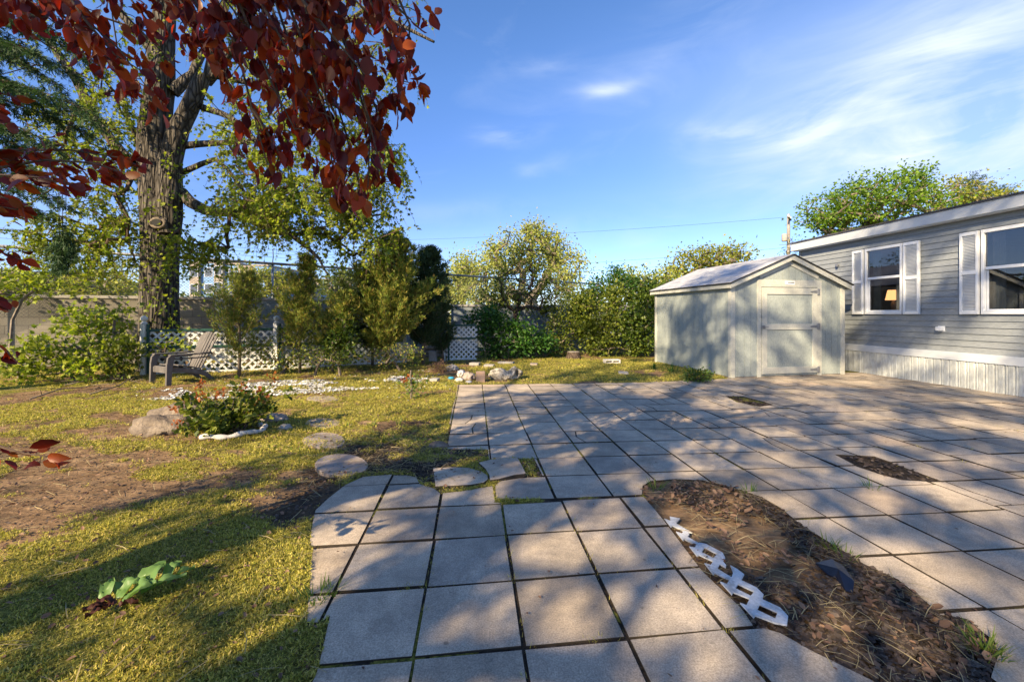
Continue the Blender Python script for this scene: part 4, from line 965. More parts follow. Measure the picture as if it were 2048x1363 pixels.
# ================================================================ SHED
def shed():
    O = (4.49, 8.65, -.004); ang = math.atan2(.1945, 1)
    root = thing('garden_shed', 'pale green grey wooden shed with a single door and gable roof', 'shed', O, ang)
    W, D, HT, PK = 2.76, 2.97, 1.93, 2.50
    def gz(x): return HT + (PK-HT)*(1-abs(x-W/2)/(W/2))
    # boarded walls with fine grooves
    fr = MB(); x = 0; b = .1533; g = .007
    while x < W-.01:
        x1 = min(x+b-g, W); xs_ = [x] + ([W/2] if x < W/2 < x1 else []) + [x1]; n = len(xs_)
        vs = [(q_,0,0.02) for q_ in xs_]+[(q_,0,gz(q_)-.02) for q_ in xs_]+[(q_,.015,.02) for q_ in xs_]+[(q_,.015,gz(q_)-.02) for q_ in xs_]
        fs = []
        for i in range(n-1): fs += [(i,i+1,n+i+1,n+i), (n+i,n+i+1,3*n+i+1,3*n+i)]
        fs += [(0,n,3*n,2*n), (n-1,3*n-1,4*n-1,2*n-1)]
        fr.add(vs, fs); x += b
    fr.add([(0,.008,.02),(W,.008,.02),(W,.008,HT-.03),(W/2,.008,PK-.03),(0,.008,HT-.03)], [(0,1,2,3,4)])
    fr.build('front_wall', M['shedwall'], root)
    sd = MB(); y = .018
    while y < D-.01: sd.box(0, .015, y, min(y+b-g, D), .02, HT-.01); sd.box(W-.015, W, y, min(y+b-g, D), .02, HT-.01); y += b
    sd.box(.006,.014, .02, D-.02, .02, HT-.012).box(W-.014,W-.006, .02, D-.02, .02, HT-.012)
    sd.box(.02, W-.02, D-.02, D, .02, HT-.012)
    sd.add([(0,D-.01,HT-.01),(W,D-.01,HT-.01),(W/2,D-.01,PK-.02)], [(0,2,1)])
    sd.build('side_wall', M['shedwall'], root)
    MB().box(.01, W-.01, .01, D-.01, -.03, .018).build('floor_frame', M['woodpale'], root)
    for bx in (((-.018,.075,-.018,-.001),(-.018,-.001,-.0009,.075)), ((W-.085,W+.018,-.018,-.001),(W+.001,W+.018,-.0009,.085)), ((-.018,-.001,D-.09,D),)):
        ct = MB()
        for q_ in bx: ct.box(*q_, 0, HT-.03)
        ct.build('corner_trim', M['trim'], root, bevel=.003)
    # roof
    ov, of, t = .11, .12, .035; sl = (PK-HT)/(W/2)
    ze = HT - sl*ov
    rf = MB()
    for sg in (0, 1):
        f = (lambda x_: x_) if sg == 0 else (lambda x_: W-x_)
        A = [(f(-ov), -of, ze+.045), (f(-ov), D+of, ze+.045), (W/2, D+of, PK+.045), (W/2, -of, PK+.045)]
        Bv = [(a, c_, z_+.02) for a, c_, z_ in A]
        fs = [(0,1,2,3),(7,6,5,4),(0,4,5,1),(3,7,4,0),(1,5,6,2)]
        if sg: fs = [f_[::-1] for f_ in fs]
        rf.add(A+Bv, fs)
    rf.build('roof', M['shingle'], root)
    re_ = MB(); g2 = .014
    for sg in (1, -1):
        xo = W/2+ov+g2; zo = PK+.043-sl*xo
        for y0, y1 in ((-of-g2, -of-.002), (D+of+.002, D+of+g2)):
            vs = [(W/2+sg*k_, y_, zz_) for y_ in (y0, y1) for k_, zz_ in ((0, PK+.040), (xo, zo-.003), (xo, zo+.020), (0, PK+.063))]
            re_.add(vs, [(0,1,2,3),(7,6,5,4),(0,4,5,1),(3,2,6,7),(1,5,6,2),(0,3,7,4)])
        re_.box(*(sorted((W/2+sg*(xo-g2+.002), W/2+sg*xo))), -of-.001, D+of+.001, zo-.002, zo+.022)
    re_.build('roof_edge', M['darkgap'], root)
    fa = MB()
    for sg in (1, -1):
        for y0, y1 in ((-of+.012, -of+.03), (D+of-.03, D+of-.012)):
            e = lambda x_: (W/2+sg*x_)
            xs2 = (0.0 if sg == 1 else .001, W/2+ov-.012)
            vs = []
            for y_ in (y0, y1):
                for x_ in xs2:
                    zt = PK+.04-sl*x_; vs += [(e(x_), y_, zt-.105), (e(x_), y_, zt)]
            fa.add(vs, [(0,1,3,2),(4,6,7,5),(0,2,6,4),(1,5,7,3),(2,3,7,6),(0,4,5,1)])
    fa.box(-ov+.012, -ov+.03, -of+.031, D+of-.031, ze-.05, ze+.04); fa.box(W+ov-.03, W+ov-.012, -of+.031, D+of-.031, ze-.05, ze+.04)
    fa.build('fascia', M['trim'], root, bevel=.003)
    sf = MB()
    for sg in (1, -1):
        vs = [(W/2, -of+.031, PK+.02), (W/2, -.0, PK+.02), (W/2+sg*(W/2+ov-.03), -.0, PK+.02-sl*(W/2+ov-.03)), (W/2+sg*(W/2+ov-.03), -of+.031, PK+.02-sl*(W/2+ov-.03))]; sf.add(vs, [(0,1,2,3)])
    sf.build('soffit', M['trim'], root)
    # gable trim: header board, thin dark line under the rake, raised door surround
    x0, x1 = .70, 2.06; dh = 1.86
    gt = MB().box(x0-.10, x0-.012, -.022, -.001, .0, 2.02).box(x1+.012, x1+.115, -.022, -.001, .0, 2.02).box(x0-.011, x1+.011, -.022, -.001, dh+.012, 2.02)
    for sg in (1, -1):
        a = Vector((W/2, -.011, PK-.115)); b_ = Vector((W/2+sg*.72, -.011, PK-.115-sl*.72))
        gt.beam(a, b_, .02, .085, (0,0,1))
    gt.build('door_surround', M['trim'], root, bevel=.002)
    dr = MB().box(x0, x1, -.012, -.001, .06, dh).build('door', M['shedwall'], root)
    e = .12
    MB().box(x0, x0+e, -.034, -.0125, .06, dh).box(x1-e, x1, -.034, -.0125, .06, dh).box(x0+e+.001, x1-e-.001, -.033, -.0125, .06, .20).box(x0+e+.001, x1-e-.001, -.033, -.0125, dh-.14, dh).box(x0+e+.001, x1-e-.001, -.033, -.0125, .98, 1.10).build('door_frame', M['trim'], dr, bevel=.003)
    for z in (.13, 1.04, dh-.08):
        h = MB(); h.box(x1-.0, x1+.055, -.042, -.024, z-.065, z+.065).tube([(x1-.002,-.042,z-.06),(x1-.002,-.042,z+.06)], .011, 8)
        h.add([(x1-.012,-.038,z-.035),(x1-.012,-.038,z+.035),(x1-.18,-.038,z+.013),(x1-.18,-.038,z-.013),(x1-.012,-.0345,z-.035),(x1-.012,-.0345,z+.035),(x1-.18,-.0345,z+.013),(x1-.18,-.0345,z-.013)],
              [(0,3,2,1),(0,1,5,4),(1,2,6,5),(2,3,7,6),(3,0,4,7)])
        h.build('hinge', M['hinge'], dr)
    MB().box(x0-.03, x0+.06, -.052, -.035, 1.00, 1.07).tube([(x0+.02,-.06,1.035),(x0+.02,-.09,1.035)], .014, 8).tube([(x0+.02,-.09,1.035),(x0+.10,-.09,1.04)], .009, 6).build('latch', M['hinge'], dr)
    # small maker's plate, too blurred to read in the photograph
    pl = MB().box(W/2-.12, W/2+.12, -.027, -.0225, 1.925, 2.0).build('name_plate', M['white'], root)
    tx = MB()
    rr = random.Random(4); xx = W/2-.055
    while xx < W/2+.10: w_ = rr.uniform(.008,.016); tx.box(xx, xx+w_, -.0285, -.0272, 1.955, 1.978); xx += w_+.005
    tx.build('plate_marks', M['darkgap'], pl)
shed()
# ================================================================ POLE, WIRES, FAR BUILDINGS
def pole():
    Yp = 38.0; c = P(1577, 628, Yp); x0 = c[0]; top = P(1577, 428, Yp)[2]
    root = thing('utility_pole', 'wooden utility pole with crossarm and grey transformer behind the shed', 'utility pole', (x0, Yp, 0))
    MB().tube([(0,0,-.5),(0,0,top)], [.17,.12], 10).build('pole', M['woodpale'], root, smooth=True)
    MB().obox((0,-.14,top-.45), (.75,.05,.06), Matrix.Rotation(R(48), 3, 'Z')).build('crossarm', M['bark2'], root)
    for k in (-.65, -.3, .3, .65):
        MB().lathe([(.03,0),(.05,.06),(.03,.12),(.05,.16),(.02,.22)], 8, (k*math.cos(R(48)), -.14+k*math.sin(R(48)), top-.38)).build('insulator', M['white'], root)
    MB().lathe([(.05,0),(.22,.03),(.24,.1),(.24,.6),(.20,.68),(.05,.74)], 14, (-.42,-.1,top-2.5)).build('transformer', M['concrete'], root, smooth=True)
    MB().box(-.3,-.05,-.13,-.07,top-2.2,top-2.1).build('bracket', M['steel'], root)
    MB().beam((-.9,-.1,top-2.75),(0,-.1,top-2.75), .05, .05).build('bracket', M['steel'], root)
    def wire(a, b, sag, lab, r=.010):
        pts = []; a = np.array(a); b = np.array(b)
        for k in range(25):
            t = k/24; p = a*(1-t)+b*t; p[2] -= sag*4*t*(1-t); pts.append(p-a)
        o = MB().tube(pts, r, 4).build('power_line', M['darkgap']); o.location = a; tag(o, lab, 'power line', 'power lines running left from the pole')
    wire((x0-.4, Yp, top-.3), P(300, 475, 60), 1.2, 'topmost overhead wire from the pole crossarm towards the left')
    wire((x0+.3, Yp, top-.3), P(3200, 300, 30), .8, 'overhead wire from the pole crossarm towards the right')
    wire((x0, Yp, top-3.0), P(380, 545, 60), 1.0, 'overhead wire leaving the pole below the transformer')
    wire((x0, Yp, top-3.9), P(350, 560, 60), .9, 'lowest overhead wire just above the treetops')
    wire((x0, Yp, top-2.95), (12.5, 16.0, 3.6), .5, 'service wire dropping from the pole to the house', .01)
pole()
def far_buildings():
    bl = pmat('blue_render', (.17,.30,.52), (.20,.34,.58), 1, .8, 0); tn = pmat('tan_render', (.30,.255,.21), (.35,.30,.25), 1, .8, 0); wh = pmat('pale_bay_panel', (.48,.52,.58), (.55,.58,.63), 1, .8, 0)
    gl = pmat('dark_window', (.05,.07,.10), (.08,.10,.14), 1, .3, 0, spec=.6)
    def building(name, label, Yd, segs, depth=12):
        xs_ = [P(a, 600, Yd)[0] for a, _, _, _ in segs]
        root = thing(name, label, 'building', (xs_[0], Yd, 0))
        for k, (a, b, t, mt) in enumerate(segs):
            xa = P(a, 600, Yd)[0]-xs_[0]; xb = P(b, 600, Yd)[0]-xs_[0]; zt = P(a, t, Yd)[2]; dy = -.6*(mt is tn) + .01*k
            MB().box(xa, xb-.01, dy, depth, -1, zt).build('wall', mt, root)
            MB().box(xa-.1, xb+.08, dy-.12, depth+.1, zt+.002, zt+.3).build('parapet', tn, root)
            w = xb-xa; z = zt-2.4
            while z > 1:
                nw = max(1, int(w/2.6))
                for j in range(nw):
                    cx = xa+(j+.5)*w/nw
                    f = MB().box(cx-.75, cx+.75, dy-.06, dy-.01, z-.1, z+1.6).build('window', wh, root)
                    MB().box(cx-.62, cx+.62, dy-.09, dy-.062, z, z+1.5).build('pane', gl, f)
                z -= 3.0
    building('apartment_building', 'distant blue and tan apartment block directly right of the maple trunk', 78,
             [(384,402,527,tn),(402,432,526,bl),(432,450,523,tn),(450,480,529,bl),(480,504,535,tn),(504,536,532,bl)])
    building('apartment_building', 'distant blue and tan apartment block behind the junipers', 92,
             [(536,562,548,bl),(562,585,547,tn),(585,600,557,bl),(600,640,560,tn),(640,672,560,bl),(672,700,558,tn),(700,740,562,bl)])
    br = pmat('brown_brick', (.20,.13,.10), (.27,.18,.14), 1, .9, 0)
    building('far_house', 'distant brown brick building at the left edge above the wall', 60, [(-60,12,552,br),(12,52,545,br)], 8)
    building('far_house', 'distant pale low building seen through the leaves left of the trunk', 70, [(95,170,560,wh),(170,250,566,tn)], 8)
    X0 = P(30, 620, 26)
far_buildings()
# ================================================================ VEGETATION
def grow(roots, targets, r_tip=.006, expo=.5, jit=.12, sag=.0, step=.7, seed=0, rmax=None):
    """joins every target to the nearest wood grown so far; returns polylines with radii"""
    r = np.random.default_rng(seed); nodes = [np.array(p, float) for p in roots]; par = list(range(-1, len(roots)-1)); cnt = [0]*len(nodes)
    base = nodes[0]
    order = np.argsort([min(np.linalg.norm(t-q_) for q_ in nodes) for t in targets])
    tips = []
    for k in order:
        t = targets[k]; A = np.array(nodes); d = np.linalg.norm(A-t, axis=1) + .35*np.maximum(0, A[:, 2]-t[2])
        i = int(np.argmin(d)); L = np.linalg.norm(t-nodes[i]); n = max(1, int(L/step)); cur = i
        for s in range(1, n+1):
            p = nodes[i]*(1-s/n)+t*s/n
            if s < n: p = p + r.normal(0, jit*min(1, L), 3) + np.array([0, 0, sag*4*(s/n)*(1-s/n)])
            nodes.append(p); par.append(cur); cnt.append(0); cur = len(nodes)-1
        tips.append(cur); j = cur
        while j >= 0: cnt[j] += 1; j = par[j]
    return nodes, par, cnt, tips
def wood_mb(nodes, par, cnt, skip, r_tip, expo, rroot, n=5, rmax=None):
    mb = MB()
    rad = [r_tip*max(c, 1)**expo for c in cnt]
    ch = {}
    for i, p in enumerate(par): ch.setdefault(p, []).append(i)
    # chains
    done = set()
    for i in range(skip, len(nodes)):
        if i in done: continue
        p = par[i]; chain = [p, i]; done.add(i); cur = i
        while True:
            c = [q_ for q_ in ch.get(cur, []) if q_ not in done]
            if not c: break
            cur = max(c, key=lambda q_: cnt[q_]); chain.append(cur); done.add(cur)
        rr = [rad[k] for k in chain]; rr[0] = rr[1]*1.1
        if rmax: rr = [min(x, rmax) for x in rr]
        mb.tube([nodes[k] for k in chain], rr, n if rr[1] > r_tip*3 else 3, False)
    return mb
def ell_targets(blobs, n, r, shell=.55):
    w = np.array([b[1][0]*b[1][1]*b[1][2] for b in blobs])**.7; w /= w.sum(); out = []
    for b, k in zip(blobs, r.multinomial(n, w)):
        d = rdir(k, r); rad = (shell+(1-shell)*r.random(k))**.6*(.68+.52*r.random(k)**1.3)
        out.append(np.array(b[0])[None]+d*rad[:, None]*np.array(b[1])[None])
    return np.concatenate(out)
def clump_leaves(T, centers, per, cr, size, r, cen, droop=.3, out=.5, flat=.7, up=.4, ks=None):
    comp = ks is not None; ks = r.uniform(.45, 1.45, len(centers)) if ks is None else ks*r.uniform(.7, 1.3, len(centers)); num = np.maximum(3, (per*ks**1.5).astype(int)); c = np.repeat(centers, num, 0); n = len(c)
    ball = rdir(n, r)*r.random((n, 1))**.4*1.75 if comp else r.normal(0, 1, (n, 3))
    off = ball*np.repeat(ks, num)[:, None]*np.array([cr, cr, cr*flat]); p = c+off
    o = nrm(p-np.array(cen)[None]); tan = o*out + rdir(n, r)*.6 + np.array([0, 0, -droop])
    nor = rdir(n, r)*.8 + np.array([0, 0, up])
    return stamp(T, p, tan, nor, size*r.uniform(.55, 1.25, n))
def plant(name, label, cat, base, blobs, nt, mat, size, per, cr, T=QLEAF, seed=1, trunk=None, wood='greytwig', r_tip=.005, expo=.45, droop=.2, out=.6, group=None,
          flat=.8, shell=.5, zmin=.03, targets=None, ks=None, stems=False, jit=.12, wn='branches', cn='foliage', step=.6, up=.4):
    r = np.random.default_rng(seed); base = np.array(base, float)
    root = thing(name, label, cat, tuple(base), 0, group); t = ell_targets(blobs, nt, r, shell) if targets is None else targets; t = t[t[:, 2] > zmin]
    rts = [base] + [np.array(q_, float) for q_ in (trunk or [])]
    nodes, par, cnt, tips = grow(rts, t, seed=seed, jit=jit, step=step)
    mb = wood_mb(nodes, par, cnt, 1, r_tip, expo, 0)
    mb.build(wn, M[wood], root, off=tuple(base))
    cen = np.mean([b[0] for b in blobs], 0); cen[2] = min(b[0][2]-b[1][2]*.4 for b in blobs)
    V, F = clump_leaves(T, t, per, cr, size, r, cen, droop, out, flat, up, None if ks is None else ks(t))
    k = V[:, 2] < .0; V[k, 2] = .0
    mesh_np(cn, V, F, M[mat], root, off=tuple(base))
    return root
def B(px_, py_, Yd, rx, ry, rz): return (P(px_, py_, Yd), (rx*Yd/FPX, ry, rz*Yd/FPX))      # ellipsoid: centre and radii given in photo pixels at its distance
# ---------------------------------------------------------------- the big maple
def big_maple():
    Z0 = 9.9; base = np.array([P(320, 628, Z0)[0], Z0, 0]); r = np.random.default_rng(40)
    root = thing('maple_tree', 'huge old maple with thick furrowed trunk and yellow green leaves behind the lattice', 'tree', tuple(base))
    def pl(L, dz=0): return [P(a, b, Z0+dz*(k/(max(1, len(L)-1)))) for k, (a, b) in enumerate(L)]
    tr = [(322,748),(321,735),(320,700),(320,640),(320,590),(321,545),(322,500),(322,450),(320,420),(316,370),(311,320),(311,270),(314,220),(321,170),(323,100),(328,40),(335,-20),(350,-150),(372,-300),(395,-450)]
    rd = [.54,.46,.40,.37,.36,.355,.36,.37,.37,.355,.335,.325,.30,.275,.245,.22,.19,.16,.12,.08]
    # furrowed trunk: finely divided tube with a real relief
    def trunk_mesh(pts, rad, name, ns=72, seg=7, amp=.015, parent=root):
        P_ = []; R_ = []
        for i in range(len(pts)-1):
            for s in range(seg):
                t = s/seg; P_.append(np.array(pts[i])*(1-t)+np.array(pts[i+1])*t); R_.append(rad[i]*(1-t)+rad[i+1]*t)
        P_.append(np.array(pts[-1])); R_.append(rad[-1]); n = len(P_); a = np.linspace(0, 2*np.pi, ns, endpoint=False)
        zz = np.array([p[2] for p in P_])
        U = a[None, :]*np.ones((n, 1)); Hh = zz[:, None]*np.ones((1, ns))
        ph = vnoise(Hh*1.0, np.sin(U)*1.5+3, 1.7, 9)*2.2
        rid = np.abs(np.sin(U*16+ph*2.6+vnoise(np.cos(U)*3+5, Hh, 2.5, 19)*3))
        brk = vnoise(np.cos(U)*4+8, Hh*3.0, 1.9, 29)
        big = (vnoise(np.cos(U)*1.3+4, Hh+np.sin(U)*1.3, .9, 39)-.5)*.10 + .03*np.sin(3*U+Hh*.5)
        RR = np.array(R_)[:, None]*(1+big) + amp*(rid*(.5+brk)-.5)*np.minimum(1, np.array(R_)[:, None]/.3)
        C_ = np.array(P_); V = np.stack([C_[:, 0:1]+RR*np.cos(U), C_[:, 1:2]+RR*np.sin(U), C_[:, 2:3]+0*RR], 2).reshape(-1, 3)
        i, j = np.meshgrid(np.arange(n-1), np.arange(ns), indexing='ij'); j2 = (j+1) % ns
        F = np.stack([i*ns+j, i*ns+j2, (i+1)*ns+j2, (i+1)*ns+j], 2).reshape(-1, 4)
        return mesh_np(name, V, F, M['bark'], parent, off=tuple(base), smooth=True)
    trunk_mesh(pl(tr), rd, 'trunk')
    trunk_mesh([p+np.array([0,-.16,0]) for p in pl([(352,470),(351,430),(350,380),(351,330),(367,270),(395,210),(416,160)])], [.20,.24,.25,.23,.215,.19,.165], 'limb', 40, 7, .012)
    limbs = [([(416,160),(424,120),(434,75),(450,10),(470,-80),(520,-200)], [.12,.11,.10,.085,.07,.04], -.4),
             ([(414,165),(445,130),(464,98),(482,55),(520,-20),(600,-120)], [.11,.095,.085,.075,.06,.03], -.6),
             ([(270,328),(246,308),(191,240),(150,154),(113,103),(70,40),(20,-60)], [.12,.11,.10,.095,.085,.06,.04], .3),
             ([(345,185),(372,160),(386,150),(393,128),(406,105),(440,50)], [.14,.12,.11,.10,.08,.05], .6),
             ([(355,293),(400,288),(440,286),(490,284),(560,272),(640,262)], [.085,.075,.062,.05,.035,.02], -.8),
             ([(365,345),(403,328),(431,318),(455,338),(479,369),(500,400),(520,440)], [.07,.06,.05,.04,.034,.025,.012], -.6),
             ([(362,385),(380,404),(410,420),(440,425),(462,424),(490,433),(513,445),(540,458),(561,464),(585,472),(614,494),(638,517),(655,550)], [.14,.13,.115,.105,.10,.095,.085,.075,.07,.055,.045,.03,.012], -1.0),
             ([(580,470),(610,466),(643,468),(675,482),(700,500),(745,525)], [.05,.045,.04,.03,.02,.01], -.3),
             ([(405,215),(441,226),(462,236),(489,256),(530,300),(580,370)], [.08,.07,.06,.045,.03,.015], -.7),
             ([(425,120),(500,90),(600,60),(700,40),(790,45),(868,84)], [.09,.08,.07,.055,.045,.025], -1.2),
             ([(320,120),(270,60),(220,0),(150,-100)], [.12,.09,.07,.04], -.5),
             ([(420,150),(520,170),(640,190),(740,260),(800,330)], [.07,.06,.045,.03,.012], .8),
             ([(280,300),(240,190),(225,180),(200,190),(150,230),(60,260)], [.05,.045,.04,.03,.02,.01], -.6)]
    lm = MB(); nodes = [base]; par = [-1]; 
    for p, rr, dz in limbs:
        q_ = pl(p, dz); lm.tube(q_, rr, 9, False)
        for k, v in enumerate(q_): nodes.append(v); 
    for p in pl(tr)[9:]: nodes.append(p)
    lm.build('limbs', M['bark'], root, off=tuple(base), smooth=True)
    # knot with a pale rim; a near-black disc paints the shade of its hollow
    k = P(318, 446, Z0-.36)
    MB().tube([tuple(k+np.array([.155*math.cos(a), -.02, .10*math.sin(a)])) for a in np.linspace(0, 2*math.pi, 19)], .042, 8, False).build('knot_rim', M['greytwig'], root, off=tuple(base), smooth=True)
    MB().lathe([(.01,-.05),(.11,-.04),(.12,.06)], 14).build('knot_hole', M['darkgap'], root, loc=None)
    kh = root.children[-1]; kh = [c_ for c_ in root.children if c_.name.startswith('knot_hole')][0]; kh.scale = (.95, .62, 1); kh.location = tuple(k-base+np.array([0,-.02,0])); kh.rotation_euler = (R(90), 0, 0)
    # crown
    Zc = 9.6
    bl = [((-6.5,9.4,9.6),(4.6,3.6,3.6)), (P(640,190,9.2),(2.2,1.8,2.3)), (P(700,60,9.4),(1.9,1.6,1.8)), (P(620,400,9.0),(1.9,1.5,.9)), (P(720,470,9.2),(1.0,1.0,.7)), (P(470,330,9.0),(1.3,1.3,1.6)), (P(735,330,9.4),(1.0,1.2,1.5)), (P(600,420,9.2),(1.6,1.2,.7)),
          (P(480,120,9.8),(1.8,2.0,1.8)), (P(190,330,9.6),(1.4,1.4,1.7)), (P(120,180,10.0),(1.5,1.6,1.6)), (P(230,480,9.6),(.9,.8,.8)), (P(110,470,9.3),(.9,.8,.6)), (P(240,120,9.2),(1.1,1.4,1.6)), (P(400,480,8.9),(.8,.6,.6))]
    w = [190, 100, 85, 90, 22, 70, 60, 50, 75, 62, 60, 42, 30, 50, 34]; T_ = []
    for b, k in zip(bl, w): T_.append(ell_targets([b], k, r, .25))
    t = np.concatenate(T_); t = t[t[:, 2] > 2.1]
    sx = 1024+FPX*t[:, 0]/t[:, 1]; sy = HZ-FPX*(t[:, 2]-CH)/t[:, 1]
    hide = (sx > 270) & (sx < 455) & (sy > 90) & (sy < 470) & (t[:, 1] < 10.6); t = t[~(hide & (r.random(len(t)) < .85))]
    rootpts = nodes; n0 = len(rootpts)
    nd, pr, ct, tips = grow(rootpts, t, seed=4, jit=.10, sag=.05, step=.5)
    wood_mb(nd, pr, ct, n0, .008, .5, 0, rmax=.05).build('branches', M['twig'], root, off=tuple(base))
    # hanging twigs that carry the leaves
    tw = MB(); pos = []; tan = []
    for c_ in t:
        low = c_[2] < 6.5
        for k in range(r.integers(3, 6) if low else 2):
            L = r.uniform(.35, 1.0) if low else r.uniform(.4, .8); a = r.uniform(0, 6.28); h = r.uniform(.25, .7)
            pts = [c_]; n_ = 5
            for s in range(1, n_+1):
                u = s/n_; p = c_ + np.array([math.cos(a)*h*L*u, math.sin(a)*h*L*u, L*(.22*u-.95*u*u)]) + r.normal(0, .012, 3); pts.append(p)
            if min(p[2] for p in pts) < 1.9: continue
            tw.tube([tuple(p) for p in pts], [.006,.005,.0045,.004,.003,.002], 3, False)
            m_ = int(L*(22 if low else 11))
            for s in range(m_):
                u = r.uniform(.15, 1)*n_; i = min(int(u), n_-1); p = pts[i]*(1-(u-i))+pts[i+1]*(u-i)
                pos.append(p+r.normal(0, .022, 3)); tan.append([math.cos(a)*.5+r.normal(0,.6), math.sin(a)*.5+r.normal(0,.6), -.5+r.normal(0,.4)])
    tw.build('twigs', M['twig'], root, off=tuple(base))
    # leaf tufts sprouting from the trunk
    for (a, b, s) in ((300,580,.16),(355,560,.2),(285,520,.2),(370,520,.2),(350,480,.2),(285,430,.25),(365,470,.15),(350,350,.22),(360,370,.2),(300,410,.2),(330,610,.16),(375,600,.25),(290,640,.2),(345,650,.15),(340,320,.15),(300,180,.2),(265,190,.2),(300,100,.2),(360,400,.25),(385,440,.25),(262,460,.2),(310,480,.2),(330,530,.2)):
        c_ = P(a, b, Z0-.5)
        for k in range(26): pos.append(c_+r.normal(0, s, 3)*np.array([1,.35,1.2])); tan.append([r.normal(0,.6), -.4+r.normal(0,.4), r.normal(-.2,.5)])
    pos = np.array(pos); tan = np.array(tan); nor = rdir(len(pos), r)*.8+np.array([0,-.1,.5])
    V, F = stamp(MAPLE, pos, tan, nor, .088*r.uniform(.45, 1.2, len(pos)))
    mesh_np('leaves', V, F, M['maple'], root, off=tuple(base))
    # lichen grey bark chunk hanging among the leaves
big_maple()
